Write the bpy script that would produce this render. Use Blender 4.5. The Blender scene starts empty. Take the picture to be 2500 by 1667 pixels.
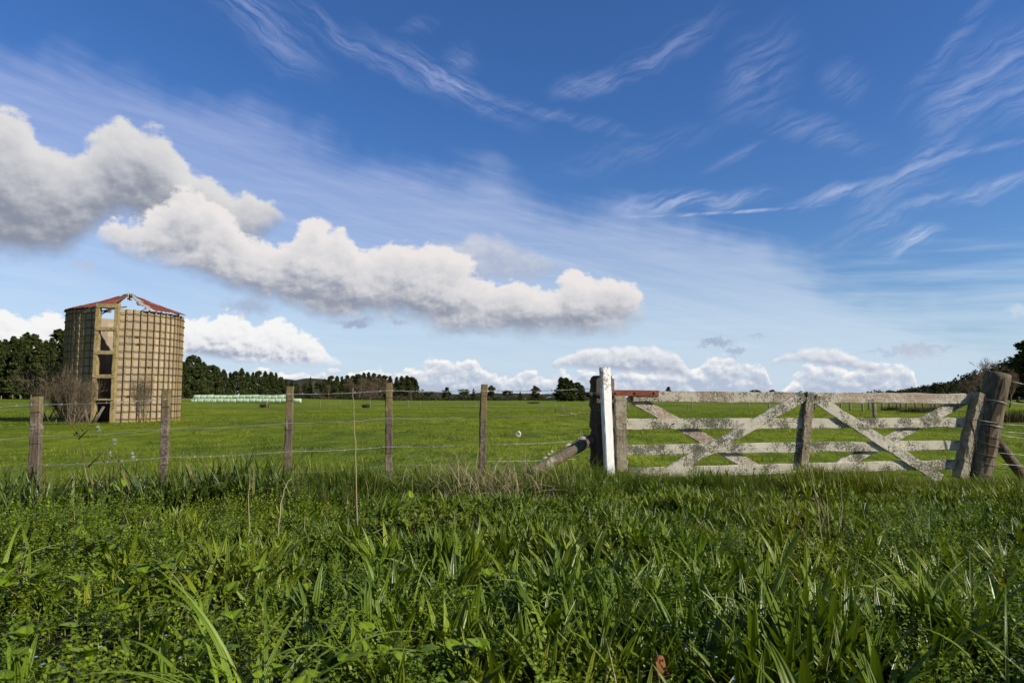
import bpy, math, random
import numpy as np
from mathutils import Vector
R = math.radians
rng = np.random.default_rng(7)
random.seed(7)
scene = bpy.context.scene
COL = scene.collection

# ------------------------------------------------------------------ camera
W0, H0, F0 = 2500.0, 1667.0, 1667.0        # photograph size, focal length in its pixels (24 mm)
HORIZ = 970.0
PITCH = math.atan((HORIZ - H0 / 2) / F0)
CAMZ = 1.0
cd = bpy.data.cameras.new('camera')
cam = bpy.data.objects.new('camera', cd); COL.objects.link(cam)
cd.sensor_width = 36; cd.lens = 24.0; cd.clip_start = 0.05; cd.clip_end = 9000
cam.location = (0, 0, CAMZ); cam.rotation_euler = (R(90) + PITCH, 0, 0)
cd.dof.use_dof = True; cd.dof.focus_distance = 7.0; cd.dof.aperture_fstop = 7.1
scene.camera = cam
scene.view_settings.view_transform = 'Standard'
try: scene.view_settings.look = 'None'
except Exception: pass
scene.view_settings.exposure = 0.0
scene.view_settings.gamma = 1.0

def ray(px, py):
    X = (px - W0 / 2) / F0; U = (H0 / 2 - py) / F0
    c, s = math.cos(PITCH), math.sin(PITCH)
    return np.array([X, c - U * s, s + U * c])
def P(px, py, Y):
    """point of the ray through a photo position at world distance Y"""
    d = ray(px, py); t = Y / d[1]
    return np.array([d[0] * t, Y, CAMZ + d[2] * t])
def ae(px, py):
    d = ray(px, py); d = d / np.linalg.norm(d)
    return math.degrees(math.atan2(d[0], d[1])), math.degrees(math.asin(d[2]))

# ------------------------------------------------------------------ sun
SUN_EL = R(30); SUN_AZ = R(-24)            # azimuth counted from +X, counter-clockwise
sdir = Vector((math.cos(SUN_EL) * math.cos(SUN_AZ), math.cos(SUN_EL) * math.sin(SUN_AZ), math.sin(SUN_EL)))
sl = bpy.data.lights.new('sun', 'SUN'); sl.energy = 5.0; sl.angle = R(0.5); sl.color = (1.0, 0.92, 0.79)
so = bpy.data.objects.new('sun', sl); COL.objects.link(so)
so.rotation_euler = sdir.to_track_quat('Z', 'Y').to_euler(); so.location = (20, -10, 30)

# ------------------------------------------------------------------ node helper
class NG:
    def __init__(s, tree): s.t = tree; s.n = tree.nodes; s.l = tree.links
    def new(s, typ, **kw):
        nd = s.n.new(typ)
        for k, v in kw.items(): setattr(nd, k, v)
        return nd
    def put(s, sock, v):
        if isinstance(v, E): s.l.new(v.s, sock)
        elif isinstance(v, bpy.types.NodeSocket): s.l.new(v, sock)
        else:
            try: sock.default_value = v
            except Exception: sock.default_value = (*v, 1.0)
    def m(s, op, *a, clamp=False):
        nd = s.new('ShaderNodeMath', operation=op, use_clamp=clamp)
        for i, v in enumerate(a): s.put(nd.inputs[i], v)
        return E(s, nd.outputs[0])
    def vm(s, op, *a):
        nd = s.new('ShaderNodeVectorMath', operation=op)
        for i, v in enumerate(a):
            if i == 3 or (op == 'SCALE' and i == 1): s.put(nd.inputs['Scale'], v)
            else: s.put(nd.inputs[i], v)
        return E(s, nd.outputs['Value'] if op in ('LENGTH', 'DOT_PRODUCT', 'DISTANCE') else nd.outputs[0])
    def xyz(s, x=0.0, y=0.0, z=0.0):
        nd = s.new('ShaderNodeCombineXYZ')
        for i, v in enumerate((x, y, z)): s.put(nd.inputs[i], v)
        return E(s, nd.outputs[0])
    def sep(s, v):
        nd = s.new('ShaderNodeSeparateXYZ'); s.put(nd.inputs[0], v)
        return [E(s, o) for o in nd.outputs]
    def noise(s, v, scale=1.0, detail=3.0, rough=0.5, dist=0.0, dim='3D', color=False, lac=2.0):
        nd = s.new('ShaderNodeTexNoise', noise_dimensions=dim)
        s.put(nd.inputs['Vector'], v); nd.inputs['Scale'].default_value = scale
        nd.inputs['Detail'].default_value = detail; nd.inputs['Roughness'].default_value = rough
        nd.inputs['Distortion'].default_value = dist; nd.inputs['Lacunarity'].default_value = lac
        return E(s, nd.outputs['Color' if color else 'Fac'])
    def vor(s, v, scale=1.0, feature='F1', rnd=1.0, dim='3D', out='Distance', smooth=None):
        nd = s.new('ShaderNodeTexVoronoi', voronoi_dimensions=dim, feature=feature)
        s.put(nd.inputs['Vector'], v); nd.inputs['Scale'].default_value = scale
        nd.inputs['Randomness'].default_value = rnd
        if smooth is not None: nd.inputs['Smoothness'].default_value = smooth
        return E(s, nd.outputs[out])
    def ss(s, a, b, v, lo=0.0, hi=1.0):
        nd = s.new('ShaderNodeMapRange', interpolation_type='SMOOTHSTEP')
        for i, q in enumerate((v, a, b, lo, hi)): s.put(nd.inputs[i], q)
        return E(s, nd.outputs[0])
    def lin(s, a, b, v, lo=0.0, hi=1.0):
        nd = s.new('ShaderNodeMapRange')
        for i, q in enumerate((v, a, b, lo, hi)): s.put(nd.inputs[i], q)
        return E(s, nd.outputs[0])
    def mix(s, f, a, b, mode='MIX'):
        nd = s.new('ShaderNodeMix', data_type='RGBA', blend_type=mode)
        s.put(nd.inputs[0], f)
        for i, v in ((6, a), (7, b)):
            if isinstance(v, (tuple, list)): v = (*v[:3], 1.0)
            s.put(nd.inputs[i], v)
        return E(s, nd.outputs[2])
    def curve(s, v, pts):
        nd = s.new('ShaderNodeFloatCurve'); s.put(nd.inputs['Value'], v)
        c = nd.mapping.curves[0]
        while len(c.points) < len(pts): c.points.new(0.5, 0.5)
        for q, (x, y) in zip(c.points, pts): q.location = (x, y); q.handle_type = 'AUTO_CLAMPED'
        nd.mapping.use_clip = False; nd.mapping.update()
        return E(s, nd.outputs[0])
    def attr(s, name):
        nd = s.new('ShaderNodeAttribute', attribute_name=name); return E(s, nd.outputs['Fac'])
    def bump(s, h, strength=0.5, dist=0.01):
        nd = s.new('ShaderNodeBump'); s.put(nd.inputs['Height'], h)
        nd.inputs['Strength'].default_value = strength; nd.inputs['Distance'].default_value = dist
        return E(s, nd.outputs[0])
class E:
    def __init__(s, g, sock): s.g = g; s.s = sock
    def __add__(a, b): return a.g.m('ADD', a, b)
    __radd__ = __add__
    def __mul__(a, b): return a.g.m('MULTIPLY', a, b)
    __rmul__ = __mul__
    def __sub__(a, b): return a.g.m('SUBTRACT', a, b)
    def __rsub__(a, b): return a.g.m('SUBTRACT', b, a)
    def __truediv__(a, b): return a.g.m('DIVIDE', a, b)
    def max(a, b): return a.g.m('MAXIMUM', a, b)
    def min(a, b): return a.g.m('MINIMUM', a, b)
    def abs(a): return a.g.m('ABSOLUTE', a)
    def clamp(a): return a.g.m('ADD', a, 0.0, clamp=True)

# ------------------------------------------------------------------ world: sky with clouds
world = bpy.data.worlds.new('World'); scene.world = world; world.use_nodes = True
def build_world():
    g = NG(world.node_tree); g.n.clear()
    STR = 0.1
    sky = g.new('ShaderNodeTexSky', sky_type='NISHITA')
    sky.sun_disc = False; sky.sun_elevation = SUN_EL
    sky.sun_rotation = math.atan2(sdir.x, sdir.y)
    sky.altitude = 0; sky.air_density = 1.0; sky.dust_density = 0.6; sky.ozone_density = 2.2
    tc = g.new('ShaderNodeTexCoord')
    d = g.vm('NORMALIZE', E(g, tc.outputs['Generated']))
    x, y, z = g.sep(d)
    az = g.m('ARCTAN2', x, y) * (180 / math.pi)
    el = g.m('ARCSINE', z) * (180 / math.pi)
    col = g.mix(1.0, E(g, sky.outputs[0]), SKYMUL, 'MULTIPLY')
    hz = g.ss(26.0, -2.0, el)
    col = g.mix(hz * 0.75, col, g.mix(1.0, E(g, sky.outputs[0]), (0.80, 0.98, 1.16), 'MULTIPLY'))
    plain = col
    def C(r, gg, b):   # display value -> emitted value
        f = lambda c: (((c / 255 + 0.055) / 1.055) ** 2.4 if c > 10 else c / 3295) / STR
        return (f(r), f(gg), f(b))
    p = g.xyz(az, el, 0.0)
    # ---- cirrus
    def rot(v, deg, sx, sy):
        a = R(deg)
        X, Y, _ = g.sep(v)
        return g.xyz((X * math.cos(a) + Y * math.sin(a)) * sx, (Y * math.cos(a) - X * math.sin(a)) * sy, 0.0)
    pw = g.vm('ADD', p, g.vm('SCALE', g.vm('SUBTRACT', g.noise(p, 0.22, 3, 0.5, dim='2D', color=True), (0.5, 0.5, 0.5)), 1.9))
    t_az = (az + 50.0) * 0.01
    def edge(pts):
        q = []
        for px, py in pts:
            a, e = ae(px, py); q.append(((a + 50) / 100, e / 50))
        q.sort()
        q = [(0.0, q[0][1])] + q + [(1.0, q[-1][1])]
        return g.curve(t_az, q) * 50.0
    veil_top = edge([(-100, 70), (0, 95), (300, 140), (600, 240), (900, 330), (1200, 405), (1500, 480), (1750, 540), (2000, 640), (2250, 730), (2550, 850)])
    streak = g.noise(rot(p, -15, 0.07, 1.05), 1.0, 5, 0.62, dim='2D')
    streak2 = g.noise(rot(p, -3, 0.10, 1.3), 1.0, 4, 0.6, dim='2D')
    fib = g.noise(rot(pw, -24, 0.20, 1.5), 1.0, 7, 0.68, dim='2D')
    dd = veil_top - el + (streak - 0.5) * 2.2 + (g.noise(p, 0.13, 3, 0.55, dim='2D') - 0.5) * 6.0
    veil = g.ss(-0.6, 3.6, dd) * g.ss(34.0, 9.0, dd, 0.35, 1.0)
    veil = veil * (g.ss(0.25, 0.75, streak, 0.36, 0.47) + g.ss(0.42, 0.7, streak2) * 0.07)
    wisps = None
    W = [  # centre x, y, half length, half height (photo px), tilt deg, strength, fibre angle
        (640, 55, 190, 60, -32, 0.55), (880, 120, 260, 30, -24, 0.45), (1090, 200, 230, 38, -24, 0.8), (1120, 150, 60, 45, -10, 0.4),
        (1330, 280, 300, 22, -14, 0.35), (1450, 205, 110, 30, 6, 0.65), (1620, 130, 200, 36, 22, 0.4), (1850, 180, 120, 90, 50, 0.42),
        (2060, 200, 60, 45, -40, 0.36), (1990, 320, 160, 40, -20, 0.34), (2330, 110, 150, 24, 45, 0.34), (2400, 200, 150, 75, 35, 0.6),
        (1680, 492, 190, 30, 0, 0.75), (1760, 520, 260, 5, -1, 0.8), (2080, 468, 150, 22, 8, 0.75), (2240, 420, 170, 42, 33, 0.62),
        (2380, 470, 150, 18, 8, 0.6), (2215, 590, 75, 24, 12, 0.85), (2150, 540, 190, 30, 20, 0.30), (1790, 385, 90, 14, 20, 0.34),
        (1020, 60, 60, 18, 10, 0.3), (2480, 240, 60, 70, 60, 0.4), (2350, 375, 170, 9, 3, 0.4), (1550, 370, 260, 40, 10, 0.18)]
    Wn = []
    for (cx, cy, a, b, tilt, s_) in W:
        ca, ce = ae(cx, cy); k = 1.0 / 29.5
        a *= k; b *= k
        q = g.vm('MULTIPLY', rot(g.vm('SUBTRACT', pw if b > 0.6 else p, (ca, ce, 0)), tilt, 1.0, 1.0), (1 / a, 1 / b, 0))
        mm = g.ss(1.25, 0.05, g.vm('LENGTH', q)) * s_
        wisps = mm if wisps is None else wisps.max(mm)
    fib2 = g.noise(rot(pw, 20, 0.19, 1.5), 1.0, 7, 0.68, dist=0.15, dim='2D')
    wis = wisps * 0.8 * g.ss(0.30, 0.74, g.lin(-8.0, 12.0, az, 1.0, 0.0) * fib + g.lin(-8.0, 12.0, az, 0.0, 1.0) * fib2) * 1.0
    cir = (veil + wis).min(0.88)
    ccol = g.mix(g.ss(25, 5, el), C(178, 190, 232), C(222, 232, 246))
    col = g.mix(cir, col, ccol)
    low = g.ss(12.0, 0.5, el + (streak2 - 0.5) * 9.0)
    col = g.mix(low * 0.68, col, C(206, 224, 243))
    # ---- cumulus: two shared relief fields (coarse for the near clouds, fine for the far heaps)
    def field(sc, det):
        warp = g.vm('SCALE', g.vm('SUBTRACT', g.noise(p, sc * 1.3, 2, 0.5, dim='2D', color=True), (0.5, 0.5, 0.5)), 0.5 / sc)
        out = []
        for off in ((0, 0), (0.11 / sc, 0.17 / sc)):
            q = g.vm('MULTIPLY', g.vm('ADD', p, (31.7 + off[0], 12.3 + off[1], 0)), (0.85, 1.15, 1))
            n = g.noise(q, sc, det, 0.62, dim='2D')
            v = g.vor(g.vm('ADD', q, warp), sc * 2.1, 'F1', dim='2D')
            out.append(n * 0.85 + (0.5 - v * v) * 0.15)
        return out
    FA = field(0.17, 7); FB = field(0.55, 6)
    def cumulus(col, f, top, bot, amp, edge_t, edge_b, lit, mid, shade, topb=2.5, dens=1.0, relief=2.0, base=0.0):
        h0, h1 = f
        T = edge(top); B = edge(bot)
        n_ = (h0 - 0.5)
        if f is FA: n_ = n_ + (FB[0] - 0.5) * 0.36
        dt = T - el + n_ * amp; db = el - B + n_ * amp * 0.5
        d_ = g.ss(0.0, edge_t, dt) * g.ss(-0.1, edge_b, db) * dens
        rel = (h0 - h1) * relief
        if f is FA: rel = rel + (FB[0] - FB[1]) * relief * 0.45
        hgt = db / (db.max(0.0) + dt.max(0.0) + 0.3)
        br = hgt * 0.9 + rel + g.ss(topb, 0.0, dt) * 0.25 + base
        br = br.clamp()
        c = g.mix(g.ss(0.0, 0.55, br), shade, mid)
        c = g.mix(g.ss(0.35, 1.0, br), c, lit)
        return g.mix(d_, col, c)
    # soft grey sheet behind the band
    col = cumulus(col, FA, [(900, 660), (980, 600), (1060, 590), (1120, 575), (1160, 552), (1230, 560), (1280, 590), (1340, 615), (1400, 635), (1430, 660), (1480, 720)],
                  [(900, 660), (1000, 700), (1300, 700), (1400, 665), (1440, 672)], 3.0, 1.4, 1.2, C(212, 214, 222), C(186, 194, 212), C(172, 182, 205), dens=0.78)
    # horizon heaps
    col = cumulus(col, FB, [(820, 905), (900, 898), (960, 905), (1010, 890), (1050, 874), (1085, 868), (1110, 876), (1150, 872), (1180, 890), (1235, 915), (1290, 905), (1340, 912),
                        (1380, 905), (1500, 900), (1640, 905), (1690, 890), (1730, 866), (1770, 862), (1815, 882), (1860, 888), (1878, 925), (1900, 960), (1925, 925),
                        (1950, 892), (1990, 885), (2060, 892), (2110, 886), (2150, 888), (2200, 885), (2228, 895), (2245, 960), (2310, 955), (2330, 935), (2380, 930), (2420, 975), (2600, 990)],
                  [(820, 1010), (2600, 1010)], 2.6, 0.35, 0.5, C(250, 249, 247), C(208, 215, 226), C(180, 193, 213), topb=1.3, relief=2.4, base=-0.26)
    col = cumulus(col, FB, [(1330, 896), (1362, 872), (1400, 856), (1440, 845), (1500, 841), (1560, 839), (1610, 846), (1650, 860), (1675, 884), (1720, 925), (1840, 925), (1900, 868), (1940, 856), (1990, 846), (2040, 850), (2080, 860), (2120, 878), (2160, 896), (2200, 925)],
                  [(1330, 898), (1380, 900), (1450, 907), (1560, 916), (1660, 926), (1720, 900), (1840, 900), (1925, 884), (2000, 896), (2080, 908), (2160, 918), (2200, 915)], 1.2, 0.35, 0.6, C(236, 238, 242), C(210, 215, 224), C(172, 182, 202), topb=1.6, relief=1.6, base=-0.05)
    # white heap right of the silo and behind the left trees
    col = cumulus(col, FB, [(-150, 735), (0, 752), (60, 768), (130, 756), (200, 790), (300, 800), (400, 780), (440, 775), (480, 768), (540, 756), (590, 766), (625, 792), (655, 784), (690, 776), (725, 790), (770, 822), (800, 850), (818, 872), (830, 886), (900, 930)],
                  [(-150, 900), (200, 900), (440, 878), (560, 888), (700, 893), (810, 893), (850, 888), (900, 884)], 2.4, 0.35, 0.7, C(246, 246, 246), C(230, 231, 236), C(160, 169, 190), topb=2.6, relief=1.6, base=0.12)
    # big bank: a soft mass at the left, then a flatter, brighter bank reaching the centre
    G1 = dict(amp=3.4, edge_t=0.8, edge_b=1.5)
    col = cumulus(col, FA, [(-300, 90), (-100, 170), (0, 240), (60, 290), (120, 325), (180, 338), (210, 325), (250, 300), (320, 292), (390, 310), (425, 360), (470, 405), (530, 440), (570, 468), (600, 455), (650, 458), (685, 485), (705, 560), (720, 640)],
                  [(-300, 655), (0, 655), (90, 655), (150, 640), (190, 618), (230, 590), (270, 572), (325, 570), (365, 620), (430, 660), (500, 660), (560, 640), (640, 610), (690, 570), (720, 540)],
                  6.0, 0.95, 2.2, C(224, 223, 223), C(196, 197, 203), C(138, 144, 159), topb=3.5, relief=1.1, base=-0.10, dens=0.98)
    col = cumulus(col, FA, [(215, 610), (240, 550), (270, 515), (305, 500), (340, 505), (370, 480), (430, 462), (500, 480), (555, 515), (585, 545), (620, 560), (700, 562), (740, 545), (780, 530), (830, 538), (862, 565), (880, 592), (950, 592), (1040, 598), (1110, 618), (1160, 636), (1250, 668), (1330, 676), (1370, 660), (1440, 658), (1500, 672), (1560, 705), (1600, 755), (1630, 830)],
                  [(225, 590), (262, 618), (300, 640), (350, 660), (420, 680), (500, 705), (560, 728), (650, 757), (750, 780), (850, 792), (990, 798), (1050, 820), (1200, 840), (1350, 845), (1450, 842), (1530, 822), (1575, 795), (1610, 770)],
                  6.5, 0.75, 1.7, C(236, 231, 230), C(208, 208, 213), C(146, 153, 170), topb=2.6, relief=1.4, base=0.0)
    # blue opening in the lower left of the band
    # loose scraps
    wv = g.vm('SCALE', g.vm('SUBTRACT', g.noise(p, 1.1, 4, 0.6, dim='2D', color=True), (0.5, 0.5, 0.5)), 1.6)
    pv = g.vm('ADD', p, wv)
    for (cx, cy, a, b, s_, cc) in [(868, 791, 48, 13, 0.85, C(158, 170, 196)), (610, 748, 60, 26, 0.7, C(165, 176, 200)), (970, 787, 20, 9, 0.6, C(165, 176, 200)), (1748, 838, 46, 10, 0.8, C(160, 172, 198)),
                             (1795, 857, 24, 9, 0.75, C(165, 178, 202)), (2235, 858, 50, 17, 0.7, C(190, 196, 212)), (2170, 856, 60, 8, 0.4, C(170, 184, 210)), (2290, 848, 45, 6, 0.45, C(170, 184, 210)), (208, 650, 30, 15, 0.5, C(190, 196, 212)),
                             (1845, 824, 26, 7, 0.5, C(170, 182, 206)), (2492, 755, 30, 14, 0.5, C(220, 226, 238))]:
        ca, ce = ae(cx, cy); k = 1 / 29.0
        q = g.vm('MULTIPLY', g.vm('SUBTRACT', pv, (ca, ce, 0)), (1 / (a * k), 1 / (b * k), 0))
        col = g.mix(g.ss(1.25, 0.2, g.vm('LENGTH', q)) * s_, col, cc)
    bg = g.new('ShaderNodeBackground'); g.put(bg.inputs[0], col); bg.inputs[1].default_value = STR
    # unseen rest of the sky: plain, dimmed to cut fill light and deepen shadows
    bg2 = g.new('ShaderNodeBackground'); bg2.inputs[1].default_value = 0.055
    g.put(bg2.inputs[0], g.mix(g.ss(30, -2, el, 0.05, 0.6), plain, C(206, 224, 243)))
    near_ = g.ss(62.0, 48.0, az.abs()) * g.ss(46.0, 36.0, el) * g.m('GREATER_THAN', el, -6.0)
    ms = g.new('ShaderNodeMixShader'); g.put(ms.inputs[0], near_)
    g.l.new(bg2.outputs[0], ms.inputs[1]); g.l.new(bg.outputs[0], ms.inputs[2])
    out = g.new('ShaderNodeOutputWorld'); g.l.new(ms.outputs[0], out.inputs[0])
SKYMUL = (0.46, 0.80, 1.30)
build_world()

# ================================================================== helpers for meshes and objects
def tag(o, label=None, cat=None, group=None, kind=None):
    if label: o['label'] = label
    if cat: o['category'] = cat
    if group: o['group'] = group
    if kind: o['kind'] = kind
    return o
def empty(name, loc=(0, 0, 0), rz=0.0):
    o = bpy.data.objects.new(name, None); COL.objects.link(o)
    o.location = loc; o.rotation_euler = (0, 0, rz); o.empty_display_size = 0.1
    return o
class Geo:
    """collects vertices, quads and a random value per vertex; build() links them as one mesh object"""
    def __init__(s): s.V = []; s.Q = []; s.T = []; s.A = []; s.U = []; s.n = 0
    def add(s, V, Q=None, T=None, rnd=0.5, u=0.0):
        V = np.asarray(V, float).reshape(-1, 3)
        if Q is not None and len(Q): s.Q.append(np.asarray(Q, int) + s.n)
        if T is not None and len(T): s.T.append(np.asarray(T, int) + s.n)
        s.V.append(V); s.A.append(np.broadcast_to(rnd, (len(V),)).astype(float)); s.U.append(np.broadcast_to(u, (len(V),)).astype(float))
        s.n += len(V); return s
    def mesh(s, name, mat=None, smooth=True):
        me = bpy.data.meshes.new(name)
        V = np.concatenate(s.V) if s.V else np.zeros((0, 3))
        Q = np.concatenate(s.Q) if s.Q else np.zeros((0, 4), int)
        T = np.concatenate(s.T) if s.T else np.zeros((0, 3), int)
        me.vertices.add(len(V)); me.vertices.foreach_set('co', V.astype(np.float32).ravel())
        L = np.concatenate([Q.ravel(), T.ravel()]).astype(np.int32)
        me.loops.add(len(L)); me.loops.foreach_set('vertex_index', L)
        nf = len(Q) + len(T); me.polygons.add(nf)
        st = np.concatenate([np.arange(len(Q)) * 4, len(Q) * 4 + np.arange(len(T)) * 3]).astype(np.int32)
        me.polygons.foreach_set('loop_start', st)
        me.polygons.foreach_set('use_smooth', np.full(nf, smooth, bool))
        a = me.attributes.new('rnd', 'FLOAT', 'POINT'); a.data.foreach_set('value', np.concatenate(s.A).astype(np.float32))
        a = me.attributes.new('across', 'FLOAT', 'POINT'); a.data.foreach_set('value', np.concatenate(s.U).astype(np.float32))
        me.update(calc_edges=True)
        if mat: me.materials.append(mat)
        return me
    def build(s, name, mat=None, parent=None, smooth=True, loc=None):
        o = bpy.data.objects.new(name, s.mesh(name, mat, smooth)); COL.objects.link(o)
        if parent: o.parent = parent
        if loc is not None: o.location = loc
        return o
def copy_tree(o, parent=None):
    c = o.copy(); COL.objects.link(c)
    if parent: c.parent = parent
    for ch in list(o.children): copy_tree(ch, c)
    return c
def nrm(v):
    v = np.asarray(v, float); return v / max(np.linalg.norm(v), 1e-9)

def tube(g, pts, rad, sides=6, caps=True, rnd=0.5, jit=0.0):
    pts = np.asarray(pts, float); n = len(pts); rad = np.broadcast_to(rad, (n,)).astype(float)
    tg = np.gradient(pts, axis=0); up = np.array([0, 0, 1.0])
    if abs(nrm(pts[-1] - pts[0])[2]) > 0.9: up = np.array([0, 1.0, 0])
    V = []
    for i in range(n):
        t = nrm(tg[i]); a = nrm(np.cross(t, up)); b = np.cross(t, a)
        th = np.arange(sides) * 2 * math.pi / sides
        r = rad[i] * (1 + (rng.random(sides) - 0.5) * 2 * jit)
        V.append(pts[i] + np.outer(np.cos(th) * r, a) + np.outer(np.sin(th) * r, b))
    V = np.concatenate(V)
    k = np.arange(sides); k2 = (k + 1) % sides
    Q = np.concatenate([np.stack([i * sides + k, i * sides + k2, (i + 1) * sides + k2, (i + 1) * sides + k], 1) for i in range(n - 1)])
    T = []
    if caps:
        V = np.concatenate([V, pts[:1], pts[-1:]]); c0, c1 = n * sides, n * sides + 1
        T = np.concatenate([np.stack([np.full(sides, c0), k2, k], 1), np.stack([np.full(sides, c1), (n - 1) * sides + k, (n - 1) * sides + k2], 1)])
    g.add(V, Q, T, rnd=rnd)
def plank(g, p0, p1, wdir, w, th, segs=14, bev=0.006, jit=0.002, w1=None, rnd=0.5, round_=False):
    """a sawn board or squared post from p0 to p1; wdir = direction of its width"""
    p0 = np.asarray(p0, float); p1 = np.asarray(p1, float); ax = nrm(p1 - p0)
    wd = np.asarray(wdir, float); wd = nrm(wd - ax * wd.dot(ax)); nd = np.cross(ax, wd)
    w1 = w if w1 is None else w1
    V = []
    for i in range(segs + 1):
        t = i / segs; ww = (w * (1 - t) + w1 * t) / 2; tt = th / 2
        c = p0 + (p1 - p0) * t + wd * rng.normal(0, jit) + nd * rng.normal(0, jit * 0.5)
        b = bev
        if round_ : b = min(ww, tt) * 0.55
        cs = [(-ww + b, -tt), (0, -tt), (ww - b, -tt), (ww, -tt + b), (ww, 0), (ww, tt - b), (ww - b, tt), (0, tt), (-ww + b, tt), (-ww, tt - b), (-ww, 0), (-ww, -tt + b)]
        e = 0.0
        for a_, b_ in cs:
            V.append(c + wd * (a_ + rng.normal(0, jit)) + nd * (b_ + rng.normal(0, jit * 0.6)))
    m = 12; k = np.arange(m); k2 = (k + 1) % m
    Q = np.concatenate([np.stack([i * m + k, i * m + k2, (i + 1) * m + k2, (i + 1) * m + k], 1) for i in range(segs)])
    V = np.array(V); n = len(V)
    V = np.concatenate([V, [p0, p1]])
    T = np.concatenate([np.stack([np.full(m, n), k2, k], 1), np.stack([np.full(m, n + 1), segs * m + k, segs * m + k2], 1)])
    g.add(V, Q, T, rnd=rnd)
def bolt(g, p, n, r=0.011, h=0.008):
    n = nrm(n); tube(g, [np.array(p), np.array(p) + n * h, np.array(p) + n * (h * 1.6)], [r, r, r * 0.5], 8)

# ------------------------------------------------------------------ leaves, all numpy
PROF = {
    'grass': lambda t: np.clip(np.minimum(t * 6 + 0.45, 1) * (1 - t ** 2.2), 0.02, 1),
    'lance': lambda t: np.clip(np.sin(np.pi * np.clip(t, 0, 1) ** 0.75) ** 0.9 * 0.97 + 0.12 * (1 - t), 0.03, 1),
    'ovate': lambda t: np.clip(np.sin(np.pi * np.clip(t, 0, 1) ** 0.6) ** 0.7, 0.03, 1),
    'strap': lambda t: np.clip((1 - t ** 4) * np.minimum(1, 0.55 + t * 2), 0.03, 1),
}
def leaves(g, base, az, L, Wd, tilt, bend, segs=4, prof='grass', fold=0.25, twist=0.0, rnd=None, three=True):
    """N leaves: base (N,3); tilt from vertical at the base, bend = extra tilt gained along the leaf"""
    N = len(base); base = np.asarray(base, float)
    az, L, Wd, tilt, bend, twist = [np.broadcast_to(v, (N,)).astype(float) for v in (az, L, Wd, tilt, bend, twist)]
    t = np.linspace(0, 1, segs + 1)
    ang = tilt[:, None] + bend[:, None] * t[None] ** 1.3
    dl = (L / segs)[:, None]
    h = np.concatenate([np.zeros((N, 1)), np.cumsum(np.sin((ang[:, 1:] + ang[:, :-1]) / 2) * dl, 1)], 1)
    v = np.concatenate([np.zeros((N, 1)), np.cumsum(np.cos((ang[:, 1:] + ang[:, :-1]) / 2) * dl, 1)], 1)
    dx, dy = np.cos(az), np.sin(az)
    C = np.stack([base[:, None, 0] + h * dx[:, None], base[:, None, 1] + h * dy[:, None], base[:, None, 2] + v], 2)
    side = np.stack([-dy, dx, np.zeros(N)], 1)[:, None, :]
    up = np.stack([-np.cos(ang) * dx[:, None], -np.cos(ang) * dy[:, None], np.sin(ang)], 2)
    tw = twist[:, None] * t[None]
    sd = side * np.cos(tw)[..., None] + up * np.sin(tw)[..., None]
    upp = up * np.cos(tw)[..., None] - side * np.sin(tw)[..., None]
    w = (Wd[:, None] / 2 * PROF[prof](t)[None])[..., None]
    rnd = rng.random(N) if rnd is None else np.broadcast_to(rnd, (N,))
    if three:
        A = C - sd * w + upp * w * fold; B = C; D = C + sd * w + upp * w * fold
        V = np.stack([A, B, D], 2)           # N, segs+1, 3, 3
        k = 3; u = np.tile(np.array([-1.0, 0, 1.0]), N * (segs + 1))
    else:
        V = np.stack([C - sd * w, C + sd * w], 2); k = 2; u = np.tile(np.array([-1.0, 1.0]), N * (segs + 1))
    q = []
    for i in range(segs):
        for j in range(k - 1):
            q.append([i * k + j, i * k + j + 1, (i + 1) * k + j + 1, (i + 1) * k + j])
    q = np.array(q); per = (segs + 1) * k
    Q = (q[None] + (np.arange(N) * per)[:, None, None]).reshape(-1, 4)
    g.add(V.reshape(-1, 3), Q, rnd=np.repeat(rnd, per), u=u)

# ================================================================== materials
MATS = {}
def mat(name):
    m = bpy.data.materials.new(name); m.use_nodes = True
    g = NG(m.node_tree); g.n.clear(); MATS[name] = m
    return m, g
def finish(g, col, rough=0.8, normal=None, spec=0.3, metal=0.0, trans=0.0, tcol=None):
    b = g.new('ShaderNodeBsdfPrincipled'); g.put(b.inputs['Base Color'], col); g.put(b.inputs['Roughness'], rough)
    b.inputs['Specular IOR Level'].default_value = spec; b.inputs['Metallic'].default_value = metal
    if normal: g.put(b.inputs['Normal'], normal)
    o = g.new('ShaderNodeOutputMaterial'); sh = b.outputs[0]
    if trans > 0:
        t = g.new('ShaderNodeBsdfTranslucent'); g.put(t.inputs[0], tcol if tcol is not None else col)
        mx = g.new('ShaderNodeMixShader'); mx.inputs[0].default_value = trans
        g.l.new(sh, mx.inputs[1]); g.l.new(t.outputs[0], mx.inputs[2]); sh = mx.outputs[0]
    g.l.new(sh, o.inputs[0])
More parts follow.
